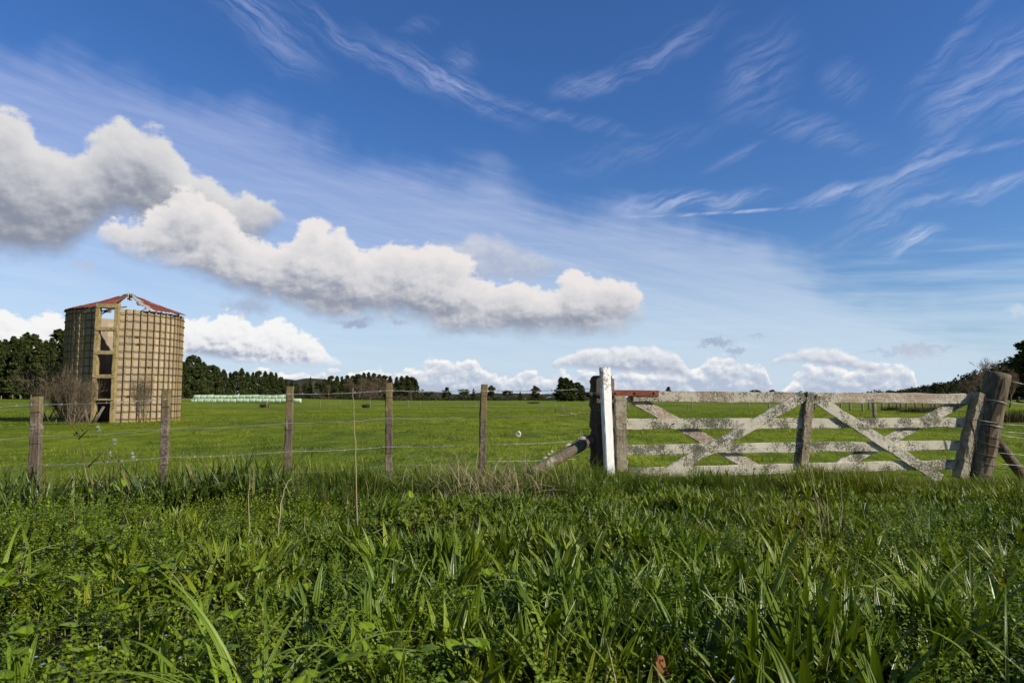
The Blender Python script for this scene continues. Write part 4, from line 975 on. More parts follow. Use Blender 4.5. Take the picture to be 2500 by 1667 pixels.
def build_trees():
    con = [conifer(s, sl, domed=dm) for s, sl, dm in ((1, .22, .35), (2, .26, .6), (3, .19, .15), (4, .29, .8), (5, .24, .45))]
    for c in con: c['top'] = c['H'] * 1.0
    bar = [bare_tree(11, 9, 4, .55, 1, 1800), bare_tree(12, 9, 4, .75, 2, 1800), bare_tree(13, 9, 4, .40, 1, 1800)]
    rou = [round_tree(21, 8, .55), round_tree(22, 8, .95, flat=.45, base=.35), round_tree(23, 8, .62, base=.1)]
    used = set()
    def put(protos, i, px, top, Y, label, cat, group=None, wx=1.0, sink=0.0, base_py=None):
        pr = protos[i % len(protos)]
        if pr.name not in used: o = pr; used.add(pr.name); first = True
        else: o = copy_tree(pr)
        q = P(px, HORIZ, Y); z0 = float(terrain(q[0], Y)) - sink; hz = P(px, top, Y)[2] - z0; s = hz / pr['top']
        o.location = (q[0], Y, z0); o.scale = (s * wx, s * wx, s); o.rotation_euler = (0, 0, rng.uniform(0, 6.28))
        tag(o, label, cat, group); return o
    A = [(-35, 822, 158), (-12, 830, 150), (5, 830, 162), (26, 822, 155), (44, 828, 150), (58, 813, 165), (73, 816, 158), (89, 834, 150), (105, 833, 160), (120, 826, 156), (137, 804, 170), (152, 815, 160), (172, 830, 158), (195, 840, 160)]
    W_ = ['first', 'second', 'third', 'fourth', 'fifth', 'sixth', 'seventh', 'eighth', 'ninth', 'tenth', 'eleventh', 'twelfth', 'thirteenth', 'fourteenth', 'fifteenth', 'sixteenth', 'seventeenth', 'eighteenth', 'nineteenth', 'twentieth', 'twenty-first', 'twenty-second', 'twenty-third', 'twenty-fourth']
    vis = 0
    for i, (px, top, Y) in enumerate(A):
        if px < -5: lb = 'dark pine just past the left edge of the picture' + (', the farther one' if i == 0 else ', the nearer one')
        elif px > 160: lb = 'dark pine mostly hidden behind the silo' + (', on its left' if px < 180 else ', near its middle')
        else: lb = f'dark green pine left of the silo, {W_[vis]} from the picture edge'; vis += 1
        put(con, i + (i // 3), px, top, Y, lb, 'tree', 'dark pines left of the silo', 1.05)
    B = [(432, 884, 205), (446, 884, 210), (455, 876, 214), (466, 867, 215), (481, 872, 218), (494, 884, 222), (506, 893, 226), (518, 891, 230), (530, 897, 236), (544, 902, 240), (560, 909, 250), (574, 906, 250), (588, 899, 255), (602, 908, 262), (616, 909, 266), (630, 905, 270), (646, 906, 275), (660, 908, 280), (672, 910, 284), (684, 920, 288), (698, 926, 292), (712, 930, 296)]
    for i, (px, top, Y) in enumerate(B):
        put(con, i + (i // 4), px, top, Y, f'dark pine in the belt behind the bales, {W_[i]} from the silo', 'tree', 'dark pines behind the bales', 1.15)
    Cc = [(792, 925, 330), (808, 917, 335), (822, 918, 338), (834, 919, 340), (847, 916, 345), (860, 917, 350), (874, 913, 350), (887, 910, 355), (899, 909, 358), (912, 911, 360), (925, 914, 362), (938, 916, 365), (952, 918, 368), (968, 920, 360), (980, 918, 362), (993, 917, 364), (1005, 920, 366), (1015, 926, 366)]
    for i, (px, top, Y) in enumerate(Cc):
        put(con, i * 2 + 1, px, top, Y, f'dark conifer in the far clump behind the centre posts, {W_[i]} from its left end', 'tree', 'far conifer clump left of centre', 1.35)
    Dd = [(722, 936, 300), (735, 931, 305), (748, 934, 300), (768, 932, 305), (783, 930, 300), (800, 938, 290), (818, 942, 285)]
    for i, (px, top, Y) in enumerate(Dd):
        put(bar if i % 2 else rou, i, px, top, Y, f'small grey-brown tree between the two pine belts, {W_[i]} from the left', 'tree', 'grey-brown trees between the pine belts', 0.8)
    put(con, 2, 757, 920, 300, 'thin upright tree standing above its neighbours between the pine belts', 'tree', None, 0.6)
    Ee = [(862, 926, 320), (880, 922, 318), (896, 925, 322), (914, 922, 320), (930, 926, 318), (946, 930, 322), (960, 936, 316), (905, 938, 300), (875, 940, 302)]
    for i, (px, top, Y) in enumerate(Ee):
        put(bar, i, px, top, Y, f'leafless brown tree in front of the far conifer clump, {W_[i]} of the row', 'tree', 'leafless brown trees before the conifer clump', 1.25)
    Ff = [(975, 945, 300, 'b'), (990, 942, 300, 'r'), (1005, 950, 298, 'b'), (1030, 950, 300, 'b'), (1047, 954, 300, 'r'), (1064, 956, 298, 'b'), (1078, 952, 300, 'b')]
    for i, (px, top, Y, k) in enumerate(Ff):
        put(bar if k == 'b' else rou, i, px, top, Y, f'low scrubby tree right of the conifer clump, {W_[i]} from the clump', 'tree', 'low scrubby trees right of the conifer clump', 1.2)
    put(con, 3, 1091, 945, 300, 'small dark conifer between the fourth and fifth fence posts', 'tree', None, 1.35)
    put(rou, 1, 1132, 949, 300, 'windswept flat-topped dark tree behind the low white farmhouse', 'tree', None, 1.1)
    put(con, 4, 1156, 949, 305, 'ragged dark tree close left of the fifth fence post', 'tree', None, 1.0)
    put(rou, 0, 1199, 941, 290, 'upright dark tree just right of the fifth fence post', 'tree', None, 0.9)
    put(rou, 1, 1238, 952, 280, 'wide low windswept tree midway between fifth fence post and gate post', 'tree', None, 1.25)
    put(con, 1, 1270, 957, 300, 'tiny conifer on the skyline right of the windswept tree', 'tree', None, 1.2)
    put(rou, 2, 1308, 940, 255, 'round-headed dark tree standing alone left of the big dark tree', 'tree', None, 0.95)
    for i, (px, top, w) in enumerate(((1370, 921, 1.75), (1382, 922, 1.9), (1395, 928, 1.8), (1409, 933, 1.8), (1421, 940, 1.7))):
        put(con, i, px, top, 245 + i * 2, f'tall dark conifer in the clump left of the gate post, {W_[i]} from the left', 'tree', 'dark conifer clump left of the gate post', w)
    put(bar, 1, 1434, 955, 235, 'brown shrubby tree between the conifer clump and gate post', 'tree', None, 1.0)
    put(con, 3, 1633, 944, 380, 'small dark tree peeping over the top rail beside the hinge strap', 'tree', None, 1.3)
    put(rou, 1, 1844, 951, 380, 'low dark tree just showing above the top rail left of the middle stile', 'tree', None, 1.3)
    put(rou, 0, 1886, 951, 385, 'dark tree tip above the top rail nearest the middle stile', 'tree', None, 1.1)
    # right side
    put(bar, 1, 2382, 880, 135, 'tall leafless tree in front of the hill left of the leaning post', 'tree', None, 1.15)
    put(bar, 0, 2422, 884, 140, 'leafless tree directly behind the leaning post', 'tree', None, 0.7)
    put(bar, 2, 2462, 905, 88, 'reddish brown leafless tree right of the leaning post', 'tree', None, 1.2)
    put(con, 3, 2510, 832, 190, 'big dark tree at the right edge of the picture', 'tree', None, 1.3)
    put(rou, 0, 2485, 880, 200, 'dark rounded tree beside the big dark tree at the right edge', 'tree', None, 1.3)
    put(con, 1, 2560, 820, 185, 'tall dark tree past the right picture edge', 'tree', None, 1.4)
    put(rou, 1, 2295, 932, 330, 'umbrella-shaped tree standing on the hill crest', 'tree', None, 0.9)
    for pr in con + bar + rou:
        if pr.name not in used: put([pr], 0, 2600, 900, 200, 'dark tree well past the right picture edge', 'tree')
    # shrubs by the silo
    def shrub(seed, px, py, top, label, stems, wx, N, lv=3, leaf=True, spread=.6, tw=1500):
        b = ground_hit(px, py); t = bare_tree(seed, 3.0, lv, spread, stems, tw, 'bare_shrub', 'twig', 0.009, 0.35); H = P(px, top, b[1])[2] - b[2]; s = H / t['top']
        r = np.random.default_rng(seed + 5)
        if leaf:
            cr = [c for c in t.children if c.name.startswith('crown')][0]; co = np.zeros(len(cr.data.vertices) * 3); cr.data.vertices.foreach_get('co', co); co = co.reshape(-1, 3)
            p = co[r.integers(0, len(co), N)] + r.normal(0, .07, (N, 3)); g = Geo()
            leaves(g, p, r.random(N) * 6.28, r.uniform(.04, .09, N), .03, r.uniform(.2, 2, N), .3, 1, 'grass', three=False); g.build('foliage', MATS['bush_leaf'], t)
        t.location = b; t.scale = (s * wx, s * wx, s); tag(t, label, 'shrub'); return t
    shrub(31, 176, 1036, 895, 'dense brown twiggy shrub against the shaded left side of the silo', 11, 0.62, 4500, tw=2200)
    shrub(35, 203, 1035, 940, 'brown twiggy shrub just left of the silo ladder frame', 8, 0.42, 2500, tw=1500)
    shrub(32, 140, 1028, 845, 'tall bare grey shrub with long branches left of the silo', 7, 1.0, 500, 3, True, .75, 1200)
    shrub(36, 152, 1032, 905, 'thick dark thicket at the left foot of the silo', 13, 0.70, 6500, tw=2400)
    shrub(33, 346, 1034, 912, 'small pointed brown shrub in front of the sunlit silo wall', 11, 0.48, 5500, 3, True, .5, 1800)
build_trees()

# right-hand hill with its woodland, and the blue ridge behind the pines
def build_hills():
    V = hill('hill', [(2180, 2), (2215, 5), (2262, 12), (2340, 24), (2400, 32), (2440, 52), (2500, 78), (2640, 140)], 430, 160)
    r = np.random.default_rng(77); k = r.integers(0, len(V), 1500); p0 = V[k] + np.stack([r.normal(0, 3, 1500), r.normal(0, 6, 1500), np.zeros(1500)], 1)
    p0 = p0[p0[:, 2] > -0.5]; M = 26; g = Geo(); s0 = r.uniform(1.3, 3.6, len(p0))
    c = np.repeat(p0 + np.stack([0 * s0, 0 * s0, s0 * .4], 1), M, 0); s = np.repeat(s0, M); n_ = len(c)
    d = r.normal(0, 1, (n_, 3)); d /= np.linalg.norm(d, axis=1)[:, None]; p = c + d * (s * .8)[:, None]; n1 = r.normal(0, 1, (n_, 3)); n1 /= np.linalg.norm(n1, axis=1)[:, None]; n2 = np.cross(n1, d); q = (s * .28)[:, None]
    g.add(np.stack([p - n1 * q, p - n2 * q * .8, p + n1 * q, p + n2 * q * .8], 1).reshape(-1, 3), np.arange(n_ * 4).reshape(-1, 4), rnd=np.repeat(r.random(n_), 4))
    tag(g.build('hill_woodland', MATS['hill_foliage'], smooth=False), 'dark bush covering the hillside at the right', 'woodland', kind='stuff')
    hill('hill', [(640, 2), (690, 46), (730, 42), (760, 49), (800, 44), (850, 30), (1000, 12), (1060, 14), (1120, 9), (1180, 12), (1290, 10), (1420, 9), (1500, 3)], 1900, 500, -6)
    # far hedges and scrub that read as one mass
    n_ = 46000; r = np.random.default_rng(5); px = np.concatenate([r.uniform(690, 1450, n_ - 14000), r.uniform(1500, 2350, 14000)]); Y = r.uniform(310, 350, n_)
    hh = 6 + 3.5 * np.sin(px * 0.045) + 2.5 * np.sin(px * 0.13 + 1) + 1.5 * np.sin(px * .31); hh = np.where(px > 1500, hh * 0.45, hh); hh = np.clip(hh, 2, 20) + 3
    x = (px - 1250) / F0 * Y; z = terrain(x, Y) + r.random(n_) ** 1.3 * hh * Y / F0; p = np.stack([x, Y, z], 1)
    n1 = r.normal(0, 1, (n_, 3)); n1 /= np.linalg.norm(n1, axis=1)[:, None]; n2 = np.cross(n1, r.normal(0, 1, (n_, 3))); n2 /= np.linalg.norm(n2, axis=1)[:, None]; q = .38
    g = Geo(); g.add(np.stack([p - n1 * q, p - n2 * q * .6, p + n1 * q, p + n2 * q * .6], 1).reshape(-1, 3), np.arange(n_ * 4).reshape(-1, 4), rnd=np.repeat(np.clip(r.random(n_) * .4 + .6 * (np.sin(x * .35) > .2), 0, 1), 4))
    leafmat('scrub', (0.030, 0.042, 0.014), (0.085, 0.068, 0.038), (0.11, 0.085, 0.05), rough=0.8, trans=0.1)
    tag(g.build('scrub', MATS['scrub'], smooth=False), 'low dark hedges and scrub along the far edge of the paddock', 'scrub', kind='stuff')
    # a few rush clumps in the paddock
    pr = None
    for (px, py, w) in ((645, 994, 1.0), (893, 995, .8), (2235, 1007, 2.6), (2175, 1003, 1.8), (2290, 1003, 2.0), (1303, 985, 2.6), (2470, 1030, 2.2), (2490, 984, 2.0)):  # the dark clump right of the leaning post stands in for a cast shadow
        b = ground_hit(px, py); g = Geo(); n = 500; a = r.random(n) * 6.28; rr = np.sqrt(r.random(n)) * .55
        leaves(g, np.stack([np.cos(a) * rr * w, np.sin(a) * rr, -.05 + 0 * a], 1), a, r.uniform(.3, .75, n), .03, r.uniform(0, .7, n), .4, 2, 'grass', three=False)
        o = g.build('rush_clump', MATS['bush_leaf'], loc=b)
        nm = {645: 'beside the double fence post below the bales', 893: 'left of the fourth near fence post', 2235: 'largest seen through the gate below the pale posts', 2175: 'behind the pale posts seen through the gate', 2290: 'seen through the gate near its right end', 1303: 'under the round-headed tree', 2470: 'added in place of a ground shadow right of the leaning post', 2490: 'by the reddish brown leafless tree'}[px]
        tag(o, 'brown-green rush clump ' + nm, 'rushes', 'rush clumps in the paddock')
build_hills()

# ================================================================== vegetation of the verge and the paddock
def n2d(x, y, seed, f=1.0):
    r = np.random.default_rng(seed); v = np.zeros_like(np.asarray(x, float))
    for k in range(7):
        a = r.random() * 6.28; q = f * r.uniform(0.6, 1.9); v = v + np.sin((x * math.cos(a) + y * math.sin(a)) * q + r.random() * 6.28)
    return v / 7 ** 0.5 / 0.707        # about unit variance
def scat(n, y0, y1, p=1.0, wk=0.80, wm=0.9):
    u = rng.random(n)
    y = (y0 ** (p + 1) + u * (y1 ** (p + 1) - y0 ** (p + 1))) ** (1 / (p + 1)); x = (rng.random(n) * 2 - 1) * (wk * y + wm)
    return x, y
def base(x, y, dz=-0.01): return np.stack([x, y, terrain(x, y) + dz], 1)
def to_px(x, y, z):
    c, s = math.cos(PITCH), math.sin(PITCH); zz = z - CAMZ; dep = y * c + zz * s; up = -y * s + zz * c
    return W0 / 2 + F0 * x / dep, H0 / 2 - F0 * up / dep
def rosettes(g, x, y, k, L, Wd, tilt, bend, segs=4, prof='lance', fold=0.25, spread=0.012, three=True):
    n = len(x); xx = np.repeat(x, k); yy = np.repeat(y, k); m = n * k
    az = rng.random(m) * 6.28; s = spread
    b = base(xx + np.cos(az) * s, yy + np.sin(az) * s)
    sc = np.repeat(rng.uniform(0.72, 1.25, n), k) * rng.uniform(0.7, 1.1, m)
    L_ = (np.repeat(L, k) if np.ndim(L) else L) * sc; W_ = (np.repeat(Wd, k) if np.ndim(Wd) else Wd) * sc * rng.uniform(.8, 1.2, m)
    leaves(g, b, az, L_, W_, rng.uniform(*tilt, m), rng.uniform(*bend, m), segs, prof, fold, rng.normal(0, 0.35, m), three=three, rnd=np.clip(np.repeat(rng.random(n), k) * .5 + rng.random(m) * .5, 0, 1))

def build_pasture():
    N = 380000; x, y = scat(N, 8.6, 70, 0.05, 0.79, 1.0)
    bare = n2d(x * .45, y, 44, .9) * .6 + n2d(x, y, 45, 3.0) * .5; kk = rng.random(N) > .75 * sst(.35, 1.3, bare); x, y = x[kk], y[kk]
    k = np.sqrt((x - SILO[0]) ** 2 + (y - SILO[1]) ** 2) > 2.4; x, y = x[k], y[k]; N = len(x)
    cl = n2d(x, y, 3, 1.3) * .5 + n2d(x, y, 4, .35) * .5 + n2d(x, y, 14, 5) * .35; hs = np.clip(0.75 + 0.60 * cl, .3, 2.6)
    fl = 0.55 + y / 22.0
    g = Geo(); az = rng.random(N) * 6.28
    leaves(g, base(x, y), az, rng.uniform(.035, .085, N) * hs * (0.85 + y / 60), 0.0042 * fl * rng.uniform(.7, 1.4, N), rng.uniform(.05, .9, N), rng.uniform(.1, 1.0, N), 2, 'grass', three=False, rnd=np.clip(.45 + .30 * cl + rng.normal(0, .2, N), 0, 1))
    tag(g.build('pasture_grass', MATS['pasture_leaf']), 'short bright green pasture grass beyond the fence and gate', 'grass', kind='stuff')
    # darker dock and dung tufts
    n = 700; x, y = scat(n, 9.5, 60, 0.2); xx = np.repeat(x, 40); yy = np.repeat(y, 40); m = len(xx); xx = xx + rng.normal(0, .12, m); yy = yy + rng.normal(0, .12, m)
    g = Geo(); leaves(g, base(xx, yy), rng.random(m) * 6.28, rng.uniform(.06, .15, m), .012 * (0.7 + yy / 40), rng.uniform(.1, 1, m), .8, 2, 'grass', three=False)
    tag(g.build('pasture_tufts', MATS['grass_leaf']), 'darker rank tufts scattered over the paddock', 'grass', kind='stuff')
build_pasture()

def build_verge():
    YM = 8.9
    # --- fine grass everywhere on the verge, taller by the fence and the gate foot
    N = 150000; x, y = scat(N, 1.15, 9.4, 1.0); kk = n2d(x, y, 64, 6.0) > rng.normal(-.4, .5, N); x, y = x[kk], y[kk]; N = len(x)
    kk = (rng.random(N) < .35 + .65 * sst(5.2, 7.0, y)); x, y = x[kk], y[kk]; N = len(x)
    c = n2d(x, y, 5, 2.2); hs = np.clip(.8 + .3 * c, .3, 1.6) * (0.75 + 0.35 * sst(4.5, 7.2, y)) * (1 - .45 * sst(8.0, 9.2, y))
    hs = hs * np.where((y > 7.0) & (x > 1.6), 1.05, 1.0) * np.where(y < 2.8, .75, 1)
    g = Geo(); az = rng.random(N) * 6.28
    leaves(g, base(x, y), az, rng.uniform(.08, .24, N) * hs, rng.uniform(.0025, .0055, N), rng.uniform(.02, .6, N), rng.uniform(.2, 1.9, N), 4, 'grass', three=False, rnd=np.clip(.5 + .2 * c + rng.normal(0, .2, N), 0, 1))
    tag(g.build('verge_grass', MATS['grass_leaf']), 'mixed fine green grass on the roadside verge', 'grass', kind='stuff')
    # extra tussocky fine grass at the foot of the gate post, white post, gate and fence
    g = Geo(); P_ = [(1.15, 7.25, .30, .20), (1.45, 7.35, .30, .17), (0.8, 7.35, .35, .18), (1.85, 7.5, .35, .17), (2.35, 7.55, .35, .14), (3.2, 7.6, .4, .13), (3.75, 7.7, .3, .20), (4.6, 7.9, .5, .13), (5.4, 8.0, .35, .15), (0.2, 7.2, .5, .20), (5.9, 8.1, .3, .14), (-.4, 7.0, .5, .2), (2.9, 7.3, .5, .12), (4.2, 7.5, .5, .12)]
    for (cx, cy, r_, h) in P_:
        n = int(2600 * r_ / .3); a = rng.random(n) * 6.28; rr = np.sqrt(rng.random(n)) * r_; x = cx + np.cos(a) * rr; y = cy + np.sin(a) * rr * .7
        leaves(g, base(x, y), rng.random(n) * 6.28, rng.uniform(.7, 1.9, n) * h, rng.uniform(.002, .0048, n), rng.uniform(.02, .5, n), rng.uniform(.5, 2.2, n), 4, 'grass', three=False)
    tag(g.build('tussock_grass', MATS['grass_leaf']), 'fine arching grass tufts around the foot of the gate and its posts', 'grass', kind='stuff')
    # ragged taller growth along the fence line and in front of the gate
    g = Geo(); C_ = [(rng.uniform(-5.4, .9), rng.uniform(6.5, 7.2), rng.uniform(.12, .28), rng.uniform(.26, .46)) for _ in range(56)] + [(rng.uniform(1.0, 6.2), rng.uniform(7.0, 7.7), rng.uniform(.08, .22), rng.uniform(.18, .34)) for _ in range(38)]
    for (cx, cy, r_, h) in C_:
        n = int(330 * r_ / .2); a = rng.random(n) * 6.28; rr = np.sqrt(rng.random(n)) * r_; x = cx + np.cos(a) * rr; y = cy + np.sin(a) * rr * .7
        leaves(g, base(x, y), rng.random(n) * 6.28, rng.uniform(.5, 1.25, n) * h, rng.uniform(.003, .010, n), rng.uniform(.02, .45, n), rng.uniform(.3, 1.9, n), 5, 'grass', three=False)
    tag(g.build('rank_grass', MATS['grass_leaf']), 'ragged taller grass along the fence line and below the gate', 'grass', kind='stuff')
    # --- plantain
    n = 12500; x, y = scat(n, 2.3, 8.2, 0.9); m = n2d(x, y, 6, 1.1) * .55 + .95 * sst(2.6, 4.2, y) - .7 * sst(7.2, 8.3, y) - .65 * sst(-1.2, -2.6, x) * sst(6.5, 5, y) + .35 * sst(-1, 1, x)
    m = m + .45 * n2d(x, y, 61, 5.0) - .12; k = m > rng.normal(.15, .12, n); x, y = x[k], y[k]
    L = (.172 - .045 * sst(3.0, 5.5, y)) * np.ones(len(x)) * (1 + .25 * n2d(x, y, 8, 1.6) + .30 * n2d(x, y, 62, 4.5)).clip(.4, 1.9)
    g = Geo(); rosettes(g, x, y, 8, L, .023, (.05, .65), (.1, .9), 4)
    n = 420; x, y = scat(n, 1.7, 4.4, 1.0); k = (x > -1.3) | (rng.random(n) < .4); x, y = x[k], y[k]; rosettes(g, x, y, 7, .27, .034, (.08, .6), (.15, 1.0), 6)
    tag(g.build('plantain_cover', MATS['plantain_leaf']), 'dense narrow-leaved plantain filling the middle of the verge', 'plantain', kind='stuff')
    # --- speedwell: short leafy stems
    n = 4300; x, y = scat(n, 1.15, 6.2, 0.75); x = np.repeat(x, 5) + rng.normal(0, .022, n * 5); y = np.repeat(y, 5) + rng.normal(0, .022, n * 5); n *= 5
    m = .5 * n2d(x, y, 9, 1.5) + 1.35 * sst(4.1, 2.3, y) - .2 + .6 * sst(-.8, -2.2, x) * sst(6.5, 5.4, y) + .45 * np.exp(-((x - 1.9) ** 2 + (y - 4.0) ** 2) / .9)
    k = (m > rng.normal(.30, .25, n)) | (rng.random(n) < .18); x, y = x[k], y[k]; n = len(x)
    H = rng.uniform(.11, .22, n) * (1 + .26 * n2d(x, y, 10, 2.6) + .22 * n2d(x, y, 63, 8.0)).clip(.3, 1.8); a = rng.random(n) * 6.28; ln = rng.uniform(0, .55, n); B = base(x, y)
    tip = B + np.stack([np.cos(a) * ln * H, np.sin(a) * ln * H, H], 1)
    K = 13; t = np.linspace(.28, 1, K)[None].repeat(n, 0); pts = B[:, None] + (tip - B)[:, None] * t[..., None]; pts = pts.reshape(-1, 3); M = len(pts)
    azl = (np.arange(K) * math.pi / 2 * 1.0)[None] * np.ones((n, 1)) + rng.random(n)[:, None] * 6.28 + rng.normal(0, .5, (n, K)); azl = (azl + np.where(np.arange(K) % 2, math.pi, 0)[None]).ravel()
    sz = (np.where(np.arange(K) > K - 4, .010, .0145))[None] * rng.uniform(.75, 1.3, (n, K)) * np.where(x < -.6, 1.15, 1)[:, None]; tl = (np.where(np.arange(K) > K - 4, .7, 1.15))[None] + rng.normal(0, .25, (n, K))
    g = Geo(); leaves(g, pts, azl, sz.ravel() * 1.25, sz.ravel() * 0.95, tl.ravel(), .35, 2, 'ovate', .22, rng.normal(0, .3, M), rnd=np.clip(np.repeat(rng.random(n), K) * .6 + rng.random(M) * .4, 0, 1))
    leaves(g, B, a, np.linalg.norm(tip - B, axis=1), .0026, np.arctan(ln), .0, 1, 'grass', three=False, rnd=.7)
    tag(g.build('speedwell_cover', MATS['speedwell_leaf']), 'small-leaved speedwell mat in the foreground', 'speedwell', kind='stuff')
    f = rng.random(n) < np.where(y < 3.2, .030, .055); q = tip[f] + [0, 0, .006]; nf = len(q); g = Geo()
    for k in range(4):
        leaves(g, q, rng.random(nf) * .3 + k * 1.571 + np.repeat(0, nf), .0068, .0085, 1.15, -.25, 2, 'ovate', .1, rnd=rng.random(nf))
    tag(g.build('speedwell_flowers', MATS['petal_blue']), 'tiny pale blue speedwell flowers dotted over the foreground', 'flowers', kind='stuff')
    # --- broad-leaved creeping plants at the lower left (three leaflets each)
    n = 330; x = rng.uniform(-2.6, .1, n); y = rng.uniform(1.25, 3.6, n); k = (rng.random(n) < np.exp(-((x + 1.0 - .0 * y) ** 2) / 1.0 - ((y - 1.6) ** 2) / 1.1)) | (rng.random(n) < .12); x, y = x[k], y[k]; n = len(x)
    g = Geo(); H = rng.uniform(.13, .24, n); a = rng.random(n) * 6.28; B = base(x, y); tp = B + np.stack([np.cos(a) * H * .4, np.sin(a) * H * .4, H], 1)
    leaves(g, B, a, H * 1.08, .004, .38, 0, 2, 'grass', three=False)
    for j in (-1, 0, 1):
        s = rng.uniform(.042, .068, n); leaves(g, tp, a + j * 1.15 + rng.normal(0, .15, n), s, s * .95, rng.uniform(.75, 1.3, n), .5, 6, 'ovate', .18)
        for q in (-1, 1):      # side lobes
            leaves(g, tp, a + j * 1.15 + q * .42, s * .78, s * .42, rng.uniform(.85, 1.25, n), .5, 4, 'ovate', .2)
    tag(g.build('creeping_buttercup', MATS['broad_leaf']), 'broad three-lobed leaves at the lower left', 'weeds', kind='stuff')
    # --- dead straw
    g = Geo(); n = 950; x = rng.normal(-.22, .38, n); y = rng.uniform(6.2, 7.4, n); b = base(x, y, 0.0); b[:, 2] += rng.random(n) ** 2 * .22
    leaves(g, b, rng.random(n) * 6.28, rng.uniform(.12, .55, n), rng.uniform(.0028, .006, n), rng.uniform(0, 1.3, n), rng.uniform(.2, 2.2, n), 5, 'grass', three=False, twist=rng.normal(0, 1, n))
    n = 2200; x, y = scat(n, 1.8, 8.6, .8); leaves(g, base(x, y, .04), rng.random(n) * 6.28, rng.uniform(.08, .3, n), rng.uniform(.002, .004, n), rng.uniform(.2, 1.4, n), rng.uniform(0, 1.2, n), 4, 'grass', three=False)
    tag(g.build('dead_straw', MATS['straw']), 'tangle of dead straw along the fence in the middle of the picture', 'dead grass', kind='stuff')
    # thin arching live stems over the straw
    g = Geo(); n = 60; x = rng.uniform(-1.5, .9, n); y = rng.uniform(6.4, 7.3, n)
    leaves(g, base(x, y), rng.random(n) * 6.28, rng.uniform(.35, .75, n), rng.uniform(.002, .0035, n), rng.uniform(.05, .5, n), rng.uniform(.2, 1.6, n), 7, 'grass', three=False)
    tag(g.build('grass_stalks', MATS['grass_leaf']), 'thin tall grass stalks arching over the straw by the fence', 'grass', kind='stuff')
build_verge()

